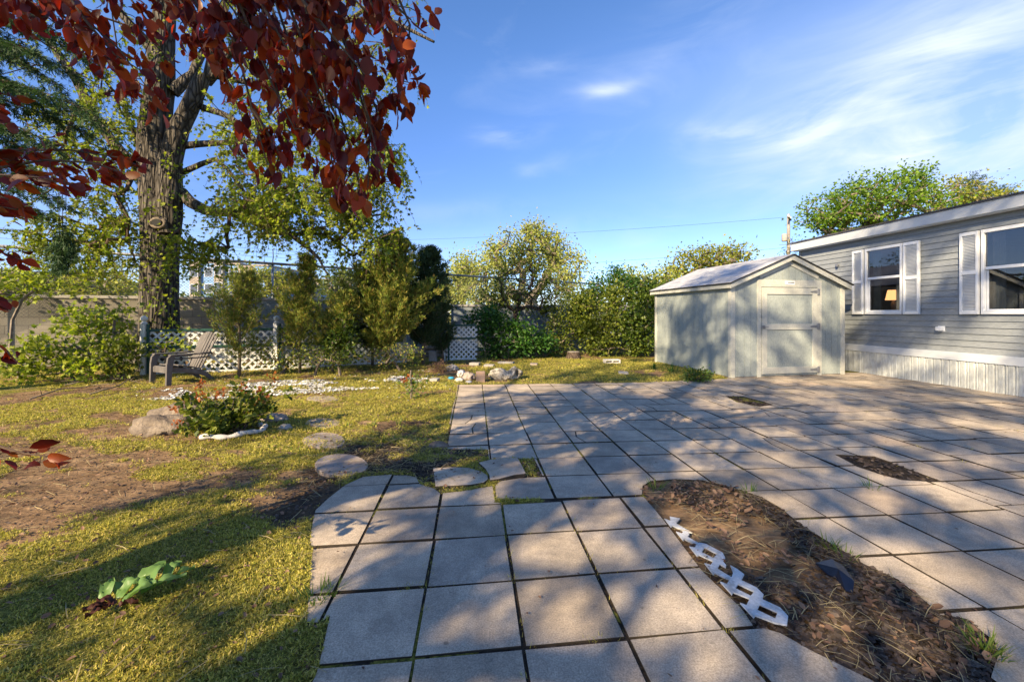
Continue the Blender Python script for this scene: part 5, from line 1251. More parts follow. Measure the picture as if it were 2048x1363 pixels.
# ---------------------------------------------------------------- the dark red tree reaching over the camera
def red_tree():
    base = np.array([-4.2, -.8, 0.]); r = np.random.default_rng(77)
    root = thing('purple_leaf_tree', 'dark red leaved tree whose branches hang into the view from the upper left', 'tree', tuple(base))
    M_ = MB()
    M_.tube([(-4.2,-.8,-.1),(-4.2,-.8,.25),(-4.18,-.78,1.0),(-4.1,-.72,1.8),(-3.9,-.5,2.5),(-3.5,-.1,3.1),(-2.9,.5,3.5),(-2.1,1.1,3.6),(-1.3,1.5,3.4),(-.7,1.8,3.1)], [.27,.21,.19,.18,.15,.12,.10,.075,.05,.03], 14)
    M_.tube([(-4.12,-.75,1.3),(-3.9,-.3,1.9),(-3.4,.5,2.3),(-2.9,1.2,2.35),(-2.3,1.7,2.2)], [.10,.09,.065,.045,.02], 10)
    M_.tube([(-4.1,-.72,1.7),(-4.3,-.9,2.6),(-4.5,-1.0,3.8),(-4.4,-1.1,5.2)], [.15,.12,.09,.04], 10)
    M_.tube([(-3.9,-.5,2.5),(-3.0,-.6,3.4),(-1.9,-.6,4.2),(-.8,-.5,4.8)], [.1,.08,.05,.02], 8)
    M_.tube([(-4.1,-.7,.9),(-3.5,.2,1.1),(-3.0,1.2,1.15),(-2.5,1.75,1.05)], [.05,.04,.03,.012], 8)
    M_.build('trunk', M['bark2'], root, off=tuple(base), smooth=True)
    # twigs: lists of (photo x, photo y, distance)
    D = [[(360,-90,2.1),(410,60,2.0),(455,160,1.9),(490,250,1.9)], [(420,-90,1.9),(470,80,1.8),(505,220,1.8),(535,330,1.8)], [(460,-90,1.7),(520,60,1.7),(560,200,1.7),(575,290,1.7)],
         [(500,-90,2.1),(570,80,2.0),(600,220,2.0),(625,330,2.0)], [(540,-90,1.7),(600,70,1.6),(650,220,1.6),(690,370,1.6)], [(570,-90,1.9),(640,100,1.8),(690,260,1.8),(725,395,1.8)],
         [(600,-90,1.6),(680,60,1.6),(725,190,1.6),(755,310,1.6)], [(640,-90,1.9),(700,80,1.8),(750,210,1.8),(790,345,1.8)], [(680,-90,1.6),(740,0,1.5),(780,90,1.5),(805,180,1.5)],
         [(730,-90,1.5),(790,-20,1.5),(820,50,1.5),(815,110,1.5)], [(700,-90,1.4),(760,-30,1.4),(800,20,1.4),(822,40,1.4)], [(640,-90,1.5),(690,-20,1.5),(740,30,1.5)],
         [(480,-60,1.6),(530,20,1.5),(580,110,1.5),(600,180,1.5)], [(560,-60,1.5),(620,20,1.45),(680,90,1.45),(730,150,1.45)], [(620,120,1.7),(650,230,1.7),(665,330,1.7)], [(520,240,1.8),(560,310,1.8),(545,345,1.8)],
         [(-20,-70,2.2),(90,0,2.1),(170,70,2.0),(250,150,1.95),(320,190,1.9)], [(60,-80,2.0),(150,20,1.9),(240,100,1.9),(290,170,1.9)], [(150,-80,2.1),(220,0,2.0),(290,70,2.0),(330,110,2.0)],
         [(-30,-40,2.3),(40,20,2.2),(80,60,2.2)], [(210,-70,1.8),(270,10,1.8),(310,60,1.8)], [(290,-80,1.9),(340,0,1.9),(380,70,1.9)], [(330,-80,2.2),(400,10,2.1),(440,80,2.1)],
         [(-160,330,1.9),(0,335,1.8),(90,320,1.8),(180,325,1.8),(250,345,1.8)], [(-160,360,1.7),(0,350,1.6),(80,355,1.6),(140,370,1.6)], [(-150,300,2.0),(30,300,1.9),(140,300,1.9),(270,320,1.9)],
         [(-150,180,2.0),(-20,180,1.9),(35,195,1.9)], [(-140,420,1.6),(-20,410,1.5),(40,420,1.5)], [(-120,380,1.5),(-30,380,1.5),(20,400,1.5)], [(-120,480,1.9),(-10,500,1.8),(45,520,1.8)], [(-110,560,1.7),(-40,580,1.7),(-8,600,1.7)],
         [(-110,650,1.6),(-30,670,1.6),(-5,690,1.6)], [(-140,870,1.55),(-20,885,1.5),(40,905,1.5),(95,912,1.5)],
         [(650,-90,1.75),(700,120,1.7),(740,260,1.65),(735,400,1.65)], [(590,-90,1.6),(640,150,1.55),(680,300,1.55)], [(520,-90,1.9),(600,150,1.85),(660,300,1.8),(705,410,1.8)], [(440,-90,1.6),(500,60,1.6),(545,170,1.55),(590,260,1.55)],
         [(700,-90,1.9),(770,30,1.8),(800,140,1.75),(795,230,1.7)], [(400,-80,1.8),(440,40,1.75),(500,130,1.7)], [(300,-80,2.0),(380,30,1.9),(430,90,1.9)], [(90,-80,1.7),(170,40,1.6),(230,110,1.6),(280,140,1.6)], [(-10,-70,1.9),(60,10,1.8),(130,60,1.8)],
         [(-60,220,1.8),(10,250,1.8)], [(380,-60,1.6),(450,0,1.6),(500,60,1.6)], [(440,-70,1.7),(480,-10,1.7),(560,60,1.7)]]
    wood = MB(); pos = []; tan = []; siz = []
    hub_hi = [(-2.1,1.1,3.6),(-1.3,1.5,3.4),(-.7,1.8,3.1),(-2.9,.5,3.5)]; hub_lo = [(-3.4,.5,2.3),(-2.9,1.2,2.35),(-2.3,1.7,2.2)]; hub_gr = [(-3.0,1.2,1.15),(-2.5,1.75,1.05)]
    seen = []
    for tI, L in enumerate(D):
        pts = [P(*q_) for q_ in L]; s0 = pts[0]
        hubs = hub_hi if L[0][1] < 0 else (hub_lo if L[0][1] < 560 else hub_gr)
        if tI in (14, 15): a = min(seen, key=lambda h: np.linalg.norm(h-s0))
        else: a = np.array(min(hubs, key=lambda h: np.linalg.norm(np.array(h)-s0)))
        full = [a, (a+s0)/2+np.array([0,0,.06 if tI not in (14, 15) else 0])] + pts; seen += pts
        wood.tube([tuple(p) for p in full], list(np.linspace(.010, .0022, len(full))), 5, False)
        lo_tw = L[0][1] > 100 and L[0][0] < 0
        sparse = L[0][1] > 400
        for i in range(len(pts)-1):
            seg = np.linalg.norm(pts[i+1]-pts[i]); m_ = max(2, int(seg/(.055 if not sparse else .04)))
            d = (pts[i+1]-pts[i])/max(seg, 1e-6)
            for s in range(m_):
                p = pts[i]+(pts[i+1]-pts[i])*(s+r.random())/m_
                side = nrm(r.normal(0, 1, 3)); q_ = p + side*r.uniform(.015, .095 if not sparse else .03) + np.array([0,0,-.01])
                wood.tube([tuple(p), tuple((p+q_)/2+np.array([0,0,.008])), tuple(q_)], [.0026,.002,.0013], 3, False)
                for k in range(r.integers(4, 8) if not sparse else r.integers(2, 5)):
                    pos.append(q_+r.normal(0, .018, 3))
                    tan.append(d*(.35 if not lo_tw else .8)+r.normal(0, .38, 3)+np.array([0, 0, -.85 if not lo_tw else -.35])); siz.append(r.uniform(.028, .080)*(1.05 if lo_tw else 1))
        pos.append(pts[-1]); tan.append(d); siz.append(.07)
    wood.build('twigs', M['twig'], root, off=tuple(base))
    pos = np.array(pos); tan = np.array(tan)
    h_ = r.random(len(pos)) < .5; nr_ = rdir(len(pos), r); siz = np.array(siz)
    V, F = merge([stamp(OVATE, pos[h_], tan[h_], nr_[h_], siz[h_]), stamp(OVATE2, pos[~h_], tan[~h_], nr_[~h_], siz[~h_])])
    mesh_np('leaves', V, F, M['red'], root, off=tuple(base))
    # the rest of its crown, behind and beside the camera
    t = ell_targets([((-4.4,-1.2,4.6),(1.7,1.5,1.4)), ((-2.4,-.9,4.4),(1.5,1.2,.9)), ((-4.6,.1,2.9),(.9,.8,.6))], 90, r, .3)
    nd, pr, ct, tp = grow([base, np.array([-4.4,-1.1,5.0]), np.array([-4.5,-1.0,3.8]), np.array([-3.0,-.6,3.4]), np.array([-1.9,-.6,4.2])], t, seed=5, step=.4)
    wood_mb(nd, pr, ct, 5, .005, .4, 0).build('upper_branches', M['bark2'], root, off=tuple(base))
    V, F = clump_leaves(OVATE, t, 26, .16, .085, r, (-4, -1, 3), .5, .4)
    mesh_np('upper_leaves', V, F, M['red'], root, off=tuple(base))
red_tree()
# ---------------------------------------------------------------- dark hanging conifer at the upper left
def conifer():
    base = np.array([-9.6, 6.4, 0.]); r = np.random.default_rng(91)
    root = thing('spruce_tree', 'dark green conifer with drooping sprays at the upper left edge', 'tree', tuple(base))
    wood = MB(); wood.tube([(-9.6,6.4,-.1),(-9.62,6.4,2),(-9.6,6.42,5),(-9.65,6.4,9),(-9.6,6.4,12)], [.24,.21,.17,.11,.03], 12).build('trunk', M['bark2'], root, off=tuple(base), smooth=True)
    wood = MB(); pos = []; tan = []
    tips = [(130,20),(165,110),(120,170),(185,240),(150,215),(110,290),(170,265),(90,360),(60,200),(120,400),(40,330),(100,60),(60,100),(150,150),(20,260),(85,430),(30,40),(0,150),(20,410),(60,300),(10,90)]
    for k, (a, b) in enumerate(tips):
        Yd = r.uniform(5.6, 7.2); e = P(a+r.uniform(-10, 10), b, Yd); s = np.array([-9.6, 6.4, e[2]+r.uniform(.35, .8)]); n_ = 14; pts = []
        for i in range(n_+1):
            u = i/n_; p = s*(1-u)+e*u; p[2] = s[2]+(e[2]-s[2])*u**2.0 + .12*math.sin(math.pi*u); pts.append(p)
        wood.tube([tuple(p) for p in pts], list(np.linspace(.03, .004, n_+1)), 5, False)
        d = nrm(e-s)
        for i in range(3, n_+1):
            for j in range(7):
                side = np.array([-d[1], d[0], 0])*(1 if j % 2 else -1); L = r.uniform(.18, .5)*(1-.45*i/n_)
                q0 = pts[i]+r.normal(0, .02, 3); a_ = nrm(d*.6+side*r.uniform(.3,1)+r.normal(0,.15,3)); q1 = q0+a_*L+np.array([0,0,-L*r.uniform(.4,.9)]); qm = (q0+q1)/2+np.array([0,0,.03])
                wood.tube([tuple(q0), tuple(qm), tuple(q1)], [.003,.002,.001], 3, False)
                for s_ in range(int(L*44)):
                    u = r.random(); pp = (q0*(1-u)**2+2*u*(1-u)*qm+q1*u*u); pos.append(pp); tan.append(nrm(q1-q0)*.9+r.normal(0,.4,3))
    for (a, b, Lh) in ((125,470,.55),(118,480,.5),(132,460,.45)):
        e = P(a, b, 6.6)
        for s_ in range(260): u = r.random(); pos.append(e+np.array([r.normal(0,.05+.03*u), r.normal(0,.05), -Lh*u])); tan.append(np.array([r.normal(0,.4), r.normal(0,.4), -.8]))
        wood.tube([tuple(e+np.array([0,0,.75])), tuple(e), tuple(e+np.array([0,0,-Lh]))], [.006,.005,.002], 4, False)
    wood.build('branches', M['bark2'], root, off=tuple(base))
    pos = np.array(pos); V, F = stamp(SPRIG, pos, np.array(tan), rdir(len(pos), r), .105*r.uniform(.6, 1.3, len(pos)))
    mesh_np('needles', V, F, M['conifer'], root, off=tuple(base))
conifer()
# ---------------------------------------------------------------- junipers along the lattice
def juniper(name, label, base, spine, nb, mat, seed, cone=.5, L0=.55, size=.13, lean=(0,0), open_=1.0, r0=.035, low=.15):
    r = np.random.default_rng(seed); root = thing(name, label, 'shrub', base, 0, 'junipers along the lattice fence'); wood = MB(); sp = [np.array(p, float) for p in spine]; n_ = len(sp)
    wood.tube([tuple(p) for p in sp], list(np.linspace(r0, .006, n_)), 8).build('stem', M['greytwig'], root, off=base, smooth=True)
    tw = MB(); pos = []; tan = []
    Ht = sp[-1][2]
    for k in range(nb):
        u = low+(1-low)*r.random()**.9; x = u*(n_-1); i = min(int(x), n_-2); p = sp[i]*(1-(x-i))+sp[i+1]*(x-i)
        w = L0*(min(1, (1-u)*1.5+.10))*(.35+1.0*r.random()**1.3)*(min(1, .75+u*1.2)); a = r.uniform(0, 6.28)
        o = np.array([math.cos(a), math.sin(a), r.uniform(.35, 1.5)*open_]); o /= np.linalg.norm(o); tip = p+o*w; mid = (p+tip)/2+np.array([0,0,-.06*w])
        tw.tube([tuple(p), tuple(mid), tuple(tip)], [.008,.005,.002], 4, False)
        for s in range(int(10+w*58)):
            v = .25+.85*r.random(); q_ = p*(1-v)**2+2*v*(1-v)*mid+tip*v*v if v < 1 else tip+o*(v-1)*w; q_ = q_+r.normal(0, .022+.05*max(0, 1-v)*w+.012, 3)
            pos.append(q_); tan.append(o*.9+np.array([0,0,.6])+r.normal(0, .28, 3))
    tw.build('branches', M['greytwig'], root, off=base)
    pos = np.array(pos); tan = np.array(tan); k = pos[:, 2] > .03; pos = pos[k]; tan = tan[k]
    V, F = stamp(SPRIG, pos, tan, rdir(len(pos), r), size*r.uniform(.55, 1.25, len(pos)))
    mesh_np('foliage', V, F, M[mat], root, off=base)
def gb(px_, Yd): p = P(px_, 628, Yd); return (p[0], p[1], 0.)
b = gb(478, 8.75); juniper('juniper', 'sparse small juniper with a bare pale stem right of the garden chair', b, [b, P(480,690,8.75), P(478,640,8.75), P(486,590,8.75), P(500,552,8.75)], 95, 'juniper', 1, L0=.66, size=.11, low=.10)
b = gb(600, 9.3); juniper('juniper', 'olive juniper with a tall narrow spire left of the big one', b, [b, P(600,680,9.3), P(602,620,9.3), P(612,560,9.3), P(616,520,9.3)], 115, 'juniper', 2, L0=.66, size=.13)
b = gb(665, 9.5); juniper('juniper', 'low rounded olive juniper between the spire and the big one', b, [b, P(670,690,9.5), P(680,640,9.5), P(692,590,9.5)], 95, 'juniper', 3, L0=.72, size=.13)
b = gb(775, 10.1); juniper('juniper', 'largest bushy juniper in the middle of the row', b, [b, P(775,680,10.1), P(778,610,10.1), P(782,540,10.1), P(792,478,10.1)], 300, 'juniper', 4, L0=1.15, size=.15, r0=.06)
b = gb(846, 11.0); juniper('juniper', 'blue green juniper with pointed tips right of the largest one', b, [b, P(848,680,11.0), P(852,600,11.0), P(857,540,11.0), P(860,502,11.0)], 190, 'juniper2', 5, L0=.80, size=.15, r0=.05)
b = gb(886, 11.6); juniper('juniper', 'slim dark juniper tip just left of the gate post', b, [b, P(884,690,11.6), P(882,620,11.6), P(886,540,11.6)], 80, 'juniper2', 6, L0=.42, size=.14, r0=.04)
b = gb(745, 10.6); juniper('juniper', 'darker juniper tucked behind the left side of the largest one', b, [b, P(745,680,10.6), P(742,610,10.6), P(748,548,10.6)], 110, 'juniper2', 7, L0=.75, size=.14, r0=.04)
# leafy shrubs ------------------------------------------------------
b = gb(680, 9.0); plant('holly_shrub', 'dark glossy leafed shrub in the gap between two junipers', 'shrub', b, [B(680,690,9.1,30,.25,34), B(692,655,9.2,16,.2,26)], 46, 'bushmid', .07, 24, .09, OVATE, 11, stems=True)
b = gb(560, 9.2); plant('weedy_shrub', 'low tangled brown green shrub at the foot of the lattice post', 'shrub', b, [B(560,700,9.2,48,.3,40)], 60, 'juniper', .06, 22, .10, QLEAF, 12)
b = gb(630, 9.0); plant('weedy_shrub', 'low tangled green shrub under the junipers near the gravel', 'shrub', b, [B(650,712,9.0,60,.3,24)], 50, 'bush', .05, 20, .09, QLEAF, 13)
b = gb(800, 9.7); plant('weedy_shrub', 'low bright green weeds at the foot of the largest juniper', 'shrub', b, [B(790,708,9.7,60,.3,20)], 50, 'juniper', .05, 20, .09, QLEAF, 14)
sap = 'maple saplings against the left wall'
b = gb(228, 8.6); plant('maple_sapling', 'leafy maple sapling with a thin upright stem before the left wall', 'sapling', b, [B(205,660,8.6,52,.4,52), B(160,640,8.7,46,.3,30)], 56, 'maple', .10, 17, .12, MAPLE, 15, trunk=[P(228,700,8.6), P(229,640,8.6)], group=sap)
b = gb(150, 8.2); plant('maple_sapling', 'sprawling maple sapling arching low over the ground at the left wall', 'sapling', b, [B(110,710,8.2,100,.4,38), B(60,740,8.0,60,.3,16), B(185,725,8.1,45,.3,26)], 82, 'maple', .10, 16, .12, MAPLE, 16, trunk=[P(200,720,8.2), P(150,690,8.2)], group=sap)
b = gb(246, 8.3); plant('maple_sapling', 'bushy sapling left of the white lattice post', 'sapling', b, [B(244,718,8.3,24,.3,36)], 40, 'bush', .09, 20, .11, MAPLE, 17, group=sap)
b = gb(330, 8.9); plant('maple_sapling', 'light green sapling shoots growing through the lattice by the chair', 'sapling', b, [B(345,690,8.85,42,.15,26), B(305,705,8.8,18,.12,20)], 12, 'maple', .085, 13, .10, MAPLE, 18, group=sap)
b = gb(40, 8.6); plant('maple_sapling', 'maple sapling rising above the wall at the left edge', 'sapling', b, [B(30,570,9.6,70,.5,40), B(120,560,9.7,60,.4,30)], 60, 'maple', .10, 15, .14, MAPLE, 19, trunk=[P(20,700,9.0), P(25,640,9.3)], group=sap)
b = gb(215, 12.4); plant('maple_sapling', 'yellow green sapling showing over the wall left of the trunk', 'sapling', b, [B(190,560,12.4,90,.6,40)], 70, 'bushyel', .12, 17, .18, MAPLE, 20, group=sap)
# right of the gate ------------------------------------------------
b = gb(1010, 12.5); plant('dark_green_bush', 'dense deep green bush overlapping the right side of the gate panel', 'bush', b, [B(1003,672,12.5,56,.55,40), B(970,640,12.6,36,.4,26), B(1058,680,12.4,36,.5,32)], 190, 'bushdark', .085, 28, .13, OVATE, 21, shell=.4)
b = gb(1038, 13.7); plant('crab_apple_tree', 'small open tree with dark forked trunk behind the deep green bush', 'tree', b, [B(1040,565,13.7,70,.9,58), B(985,600,13.7,38,.6,34), B(1100,590,13.7,42,.7,44), B(1075,515,13.7,24,.5,34), B(1045,500,13.7,14,.3,26)], 200, 'bush', .085, 26, .15, QLEAF, 22, trunk=[P(1045,685,13.7), P(1034,652,13.7), P(1030,622,13.7)], wood='bark2', r_tip=.010, expo=.42, wn='trunk', cn='crown')
b = gb(1128, 13.5); plant('leafy_bush', 'mid green bush between the small tree and the tall hedge bush', 'bush', b, [B(1125,655,13.5,36,.6,44), B(1105,690,13.2,36,.4,18)], 80, 'bush', .09, 30, .13, QLEAF, 23, shell=.3)
b = gb(1195, 13.4); plant('leafy_bush', 'large yellow green bush in the middle of the back hedge', 'bush', b, [B(1200,655,13.4,46,.8,46), B(1165,625,13.5,26,.6,46), B(1225,600,13.5,18,.5,34)], 150, 'bush', .09, 44, .15, MAPLE, 24, shell=.3)
b = gb(1275, 13.1); plant('leafy_bush', 'big green bush touching the left side of the shed', 'bush', b, [B(1272,655,13.1,38,.7,46), B(1295,595,13.6,24,.5,46)], 140, 'bushmid', .09, 42, .15, MAPLE, 25, shell=.3)
b = gb(1240, 14.2); plant('tall_bush', 'tall narrow topped bush with purplish tips above the hedge', 'bush', b, [B(1236,570,14.2,20,.4,44), B(1228,545,14.2,8,.2,22), B(1198,585,14.2,14,.3,40), B(1262,580,14.2,16,.3,36), B(1182,570,14.2,7,.2,20)], 120, 'bushdark', .085, 28, .12, QLEAF, 26, shell=.2)
b = gb(1375, 14.6); plant('leafy_bush', 'bush rising behind the shed roof', 'bush', b, [B(1335,600,14.4,40,.7,44)], 80, 'bush', .11, 24, .16, QLEAF, 27)
b = gb(1215, 13.0); plant('low_shrub', 'low bright green shrub along the foot of the back hedge', 'shrub', b, [B(1205,692,13.0,40,.25,13), B(1275,693,13.0,34,.25,12)], 44, 'bush', .07, 20, .10, MAPLE, 28)
b = gb(1090, 12.9); plant('low_shrub', 'low green shrub spilling out near the tree stump', 'shrub', b, [B(1082,694,12.8,38,.25,13)], 36, 'bushdark', .07, 20, .10, MAPLE, 29)
# far trees ---------------------------------------------------------
def fartree(name, label, px_, Yd, blobs, n, mat, size, per, cr, seed, trunk_r=.02, T=QLEAF, wood='greytwig', group='trees beyond the fence', **kw):
    b = gb(px_, Yd); return plant(name, label, 'tree', b, blobs, n, mat, size, per, cr, T, seed, trunk=[tuple(np.array(b)+np.array([.05*Yd*.1,0,1.2])), tuple(np.array(b)+np.array([0,0,2.4]))], wood=wood, r_tip=trunk_r, expo=.45, group=group, step=1.5, jit=.2, wn='trunk', cn='crown', **kw)
fartree('willow_tree', 'tall pale yellow willow in the middle distance beyond the chain link fence', 1060, 34, [B(1010,510,34,52,2,50), B(1085,500,34,50,2.2,44), B(1060,460,34,26,1.2,16), B(1130,545,34,40,1.8,52), B(945,560,34,40,1.6,46), B(1000,590,34,50,1.8,40)], 300, 'willow', .22, 48, .40, 31, .045, droop=.9, shell=.35)
fartree('willow_tree', 'pale willow crown at the left foot of the tallest willow', 925, 36, [B(930,540,36,26,1.4,38), B(905,580,36,26,1.2,30)], 80, 'willow', .26, 34, .45, 32, .04, droop=.9)
fartree('broadleaf_tree', 'rounded yellow green tree far off left of the utility pole', 1400, 46, [B(1395,528,46,52,2.5,34), B(1440,520,46,60,2.5,30), B(1350,560,46,44,2,36), B(1480,505,46,24,1.5,12)], 190, 'bushyel', .34, 26, .55, 33, .05)
fartree('broadleaf_tree', 'yellow green tree peeking between the hedge and the shed roof', 1310, 40, [B(1320,575,40,40,2,34), B(1260,565,44,34,2,24)], 110, 'willow', .32, 26, .5, 34, .05)
fartree('broadleaf_tree', 'bright golden green tree in front of the distant apartments', 525, 27, [B(520,572,27,66,1.6,30)], 110, 'bushyel', .22, 30, .32, 35, .03)
fartree('broadleaf_tree', 'light green tree over the wall left of the biggest juniper', 690, 24, [B(690,575,24,48,1.5,32), B(740,560,24,30,1.2,26)], 110, 'bush', .2, 30, .3, 36, .03)
fartree('broadleaf_tree', 'light green tree over the wall behind the blue green juniper', 830, 26, [B(835,580,26,50,1.5,24)], 70, 'bushyel', .2, 28, .32, 37, .03)
fartree('broadleaf_tree', 'yellow tree beyond the left end of the wall', 15, 22, [B(0,570,22,60,1.5,34)], 70, 'bushyel', .2, 26, .32, 38, .03)
fartree('broadleaf_tree', 'pale flowering tree beyond the wall left of the trunk', 215, 24, [B(205,572,24,50,1.5,28)], 70, 'willow', .2, 26, .3, 39, .03)
fartree('maple_tree', 'bright green maple rising behind the house roof', 1710, 19, [B(1650,420,19,48,1.6,36), B(1720,400,19,58,1.8,50), B(1790,390,19,60,1.6,52), B(1700,445,19,60,1.4,30), B(1840,410,19,40,1.4,40), B(1825,360,19,20,.6,22)], 230, 'bright', .125, 42, .21, 41, .022, T=MAPLE)
fartree('maple_tree', 'lighter green tree behind the house right of the bright maple', 1890, 21, [B(1895,385,21,46,1.4,34), B(1960,400,21,50,1.4,24)], 80, 'bushyel', .12, 36, .22, 42, .022, T=MAPLE)
fartree('spruce_tree', 'dark brownish conifer tips behind the house roof', 1950, 23, [B(1945,385,23,14,.6,30), B(1975,395,23,22,.7,18)], 60, 'juniper2', .22, 26, .2, 43, .02, T=SPRIG)
fartree('broadleaf_tree', 'small dark fine tree just right of the utility pole', 1590, 30, [B(1572,480,60,4,.4,3), B(1600,500,30,26,1,22)], 26, 'bush', .16, 14, .3, 44, .015)
for k, (a, Yd, h, w, lab) in enumerate(((1230,60,575,60,'low far tree on the skyline above the hedge'),(1470,70,560,70,'low far tree on the skyline behind the shed ridge'),(1160,65,590,50,'low far tree at the right foot of the tall willow'),(870,60,585,50,'low far tree above the wall behind the slim dark juniper'),(300,70,590,60,'low far tree hidden behind the maple trunk'),(420,60,592,60,'low far tree at the foot of the distant apartments'))):
    fartree('broadleaf_tree', lab, a, Yd, [B(a, (h+628)/2, Yd, w, 3, (628-h)/1.6)], 70, ('bushyel','willow','bush')[k % 3], .5, 24, .8, 60+k, .05)
# shade trees behind the camera: they cast the dappled light on the paving
def at(s, f): return (s*math.cos(R(SUN_AZ))+f*math.sin(R(SUN_AZ)), -s*math.sin(R(SUN_AZ))+f*math.cos(R(SUN_AZ)))
def shade(tr, blobs, n, seed, label, pts=None, size=.125, per=50, cr=.19):
    T_ = [np.array((*at(s_, f_), h_)) for s_, f_, h_ in tr]; b = tuple(T_[0]); bl = [((*at(*c_[:2]), c_[2]), rr) for c_, rr in blobs]
    o = plant('shade_tree', label, 'tree', b, bl, n, 'bush', size, per, cr, QLEAF, seed, trunk=T_[1:], wood='bark2', r_tip=.012, expo=.45, targets=pts, ks=lambda t_: np.interp(t_[:, 2], [5, 8.5, 9.5, 14], [.62, .72, 1.1, 1.35]), group='shade trees behind the camera', step=1.2, jit=.25, wn='branches', cn='crown', shell=.1)
    MB().tube([tuple(q_) for q_ in T_], list(np.linspace(.24, .10, len(T_))), 12).build('trunk', M['bark2'], o, off=b, smooth=True)
sr = np.random.default_rng(303)
def slab(n, s0, s1, h0, h1, f0, f1, seed, thr=.42, htop=99, keep=.5):
    s_ = sr.uniform(s0, s1, n); h_ = sr.uniform(h0, h1, n); f_ = sr.uniform(f0, f1, n); k = (fbm(s_, h_, .55, seed, 3) > thr) & ((h_ < htop) | (sr.random(n) < keep))
    return np.array([(*at(a_, b_), c_) for a_, b_, c_ in zip(s_[k], f_[k], h_[k])])
shade([(-1.65,-7.5,0),(-1.65,-7.5,2.5),(-1.6,-7.5,5.0),(-1.6,-7.5,6.2),(-1.95,-7.5,8.2),(-2.15,-7.5,10.8)], [((-1.6,-10,9),(1,1,1))], 1, 101, 'tall broadleaf tree standing behind the viewer, left one',
      pts=np.concatenate([slab(430, -4.0, 1.0, 4.5, 8.8, -8.8, -6.4, 5, .28), slab(160, -4.4, 1.0, 8.8, 13.6, -8.8, -6.4, 6, .30), slab(105, -10, -4.4, 5.3, 9.4, -8.5, -7, 7, .48), slab(70, -8, -4.4, 9.8, 13.4, -8.5, -7, 17, .45)]))
shade([(3.0,-8,0),(3.0,-8,4),(3.1,-8,6.5),(3.0,-8,9.0),(3.2,-8,12)], [((3,-11,9),(1,1,1))], 1, 102, 'tall broadleaf tree standing behind the viewer, right one',
      pts=np.concatenate([slab(430, .7, 6.2, 4.9, 9.0, -9.2, -6.9, 9, .28), slab(215, .7, 6.2, 9.0, 15.2, -9.2, -6.9, 10, .30)]))
# ---------------------------------------------------------------- small plants
def rose():
    c_ = G(440, 872); r = np.random.default_rng(55); base = (c_[0], c_[1]+.22, 0.); root = thing('rose_bush', 'green rose bush with rusty orange young shoots inside the white edging ring', 'shrub', base)
    wood = MB(); pos = []; tan = []; pr = []; tr_ = []
    for k in range(44):
        a = r.uniform(0, 6.28); L = r.uniform(.3, .78); o = np.array([math.cos(a)*r.uniform(.3,1.0), math.sin(a)*r.uniform(.3,.9), r.uniform(.1, .8)]); o /= np.linalg.norm(o)
        s = np.array(base)+np.array([r.normal(0,.07), r.normal(0,.05), 0]); e = s+o*L*np.array([1.05,.8,.95]); m_ = (s+e)/2+np.array([0,0,.05])
        wood.tube([tuple(s), tuple(m_), tuple(e)], [.006,.004,.002], 4, False)
        for q_ in range(13):
            u = .3+.7*r.random(); p = s*(1-u)**2+2*u*(1-u)*m_+e*u*u
            for w in range(3): pos.append(p+r.normal(0,.03,3)); tan.append(rdir(1, r)[0]+o*.5)
        if k % 5 == 0:
            pr.append(e+r.normal(0,.026,(16,3))+np.array([0,0,.03])); tr_.append(rdir(16, r)+np.array([0,0,.4]))
    for (a, b_) in ((560,838),(515,770),(398,762),(405,858)):
        e = P(a, b_-8, base[1]); s = np.array(base); wood.tube([tuple(s), tuple((s+e)/2+np.array([0,0,.04])), tuple(e)], [.006,.004,.002], 4, False)
    for (a, b_) in ((400,770),(372,800),(440,785),(395,790),(518,782),(352,815)):
        e = P(a, b_, base[1]); s = np.array(base); wood.tube([tuple(s), tuple((s+e)/2+np.array([0,0,.04])), tuple(e)], [.005,.004,.002], 4, False)
        pr.append(e+r.normal(0,.026,(22,3))); tr_.append(rdir(22, r)+np.array([0,0,.3]))
    wood.build('canes', M['greytwig'], root, off=base)
    pos = np.array(pos); pos[:, 2] = np.maximum(pos[:, 2], .02)
    V, F = stamp(OVATE, pos, np.array(tan), rdir(len(pos), r)*.6+np.array([0,0,.7]), .068*r.uniform(.5, 1.2, len(pos))); mesh_np('foliage', V, F, M['bush'], root, off=base)
    for p_, t_ in zip(pr, tr_):
        V, F = stamp(OVATE, p_, t_, rdir(len(p_), r), .04*r.uniform(.6, 1.2, len(p_))); mesh_np('young_shoot', V, F, M['roserust'], root, off=base)
rose()
def cane():
    c_ = G(822, 797); base = (c_[0], c_[1], 0.); r = np.random.default_rng(56); root = thing('pruned_rose', 'pruned rose stub with a few young leaves standing in the grass', 'plant', base)
    MB().tube([(0,0,-.02),(.01,0,.16),(-.01,0,.36),(0,0,.44)], [.018,.016,.014,.012], 8).tube([(.01,0,.1),(.08,.02,.22),(.11,.02,.34)], .007, 5).tube([(0,0,.06),(-.09,0,.18),(-.1,.01,.26)], .006, 5).build('cane', M['greytwig'], root)
    p = r.normal(0, 1, (150, 3))*np.array([.09,.06,.10])+np.array([.02,0,.20]); V, F = stamp(OVATE, p, rdir(150, r), rdir(150, r), .045*r.uniform(.5,1.2,150)); mesh_np('leaves', V, F, M['rose'], root)
    p = r.normal(0, 1, (24, 3))*np.array([.03,.03,.03])+np.array([-.08,0,.30]); V, F = stamp(OVATE, p, rdir(24, r), rdir(24, r), .045); mesh_np('young_shoot', V, F, M['roserust'], root)
cane()
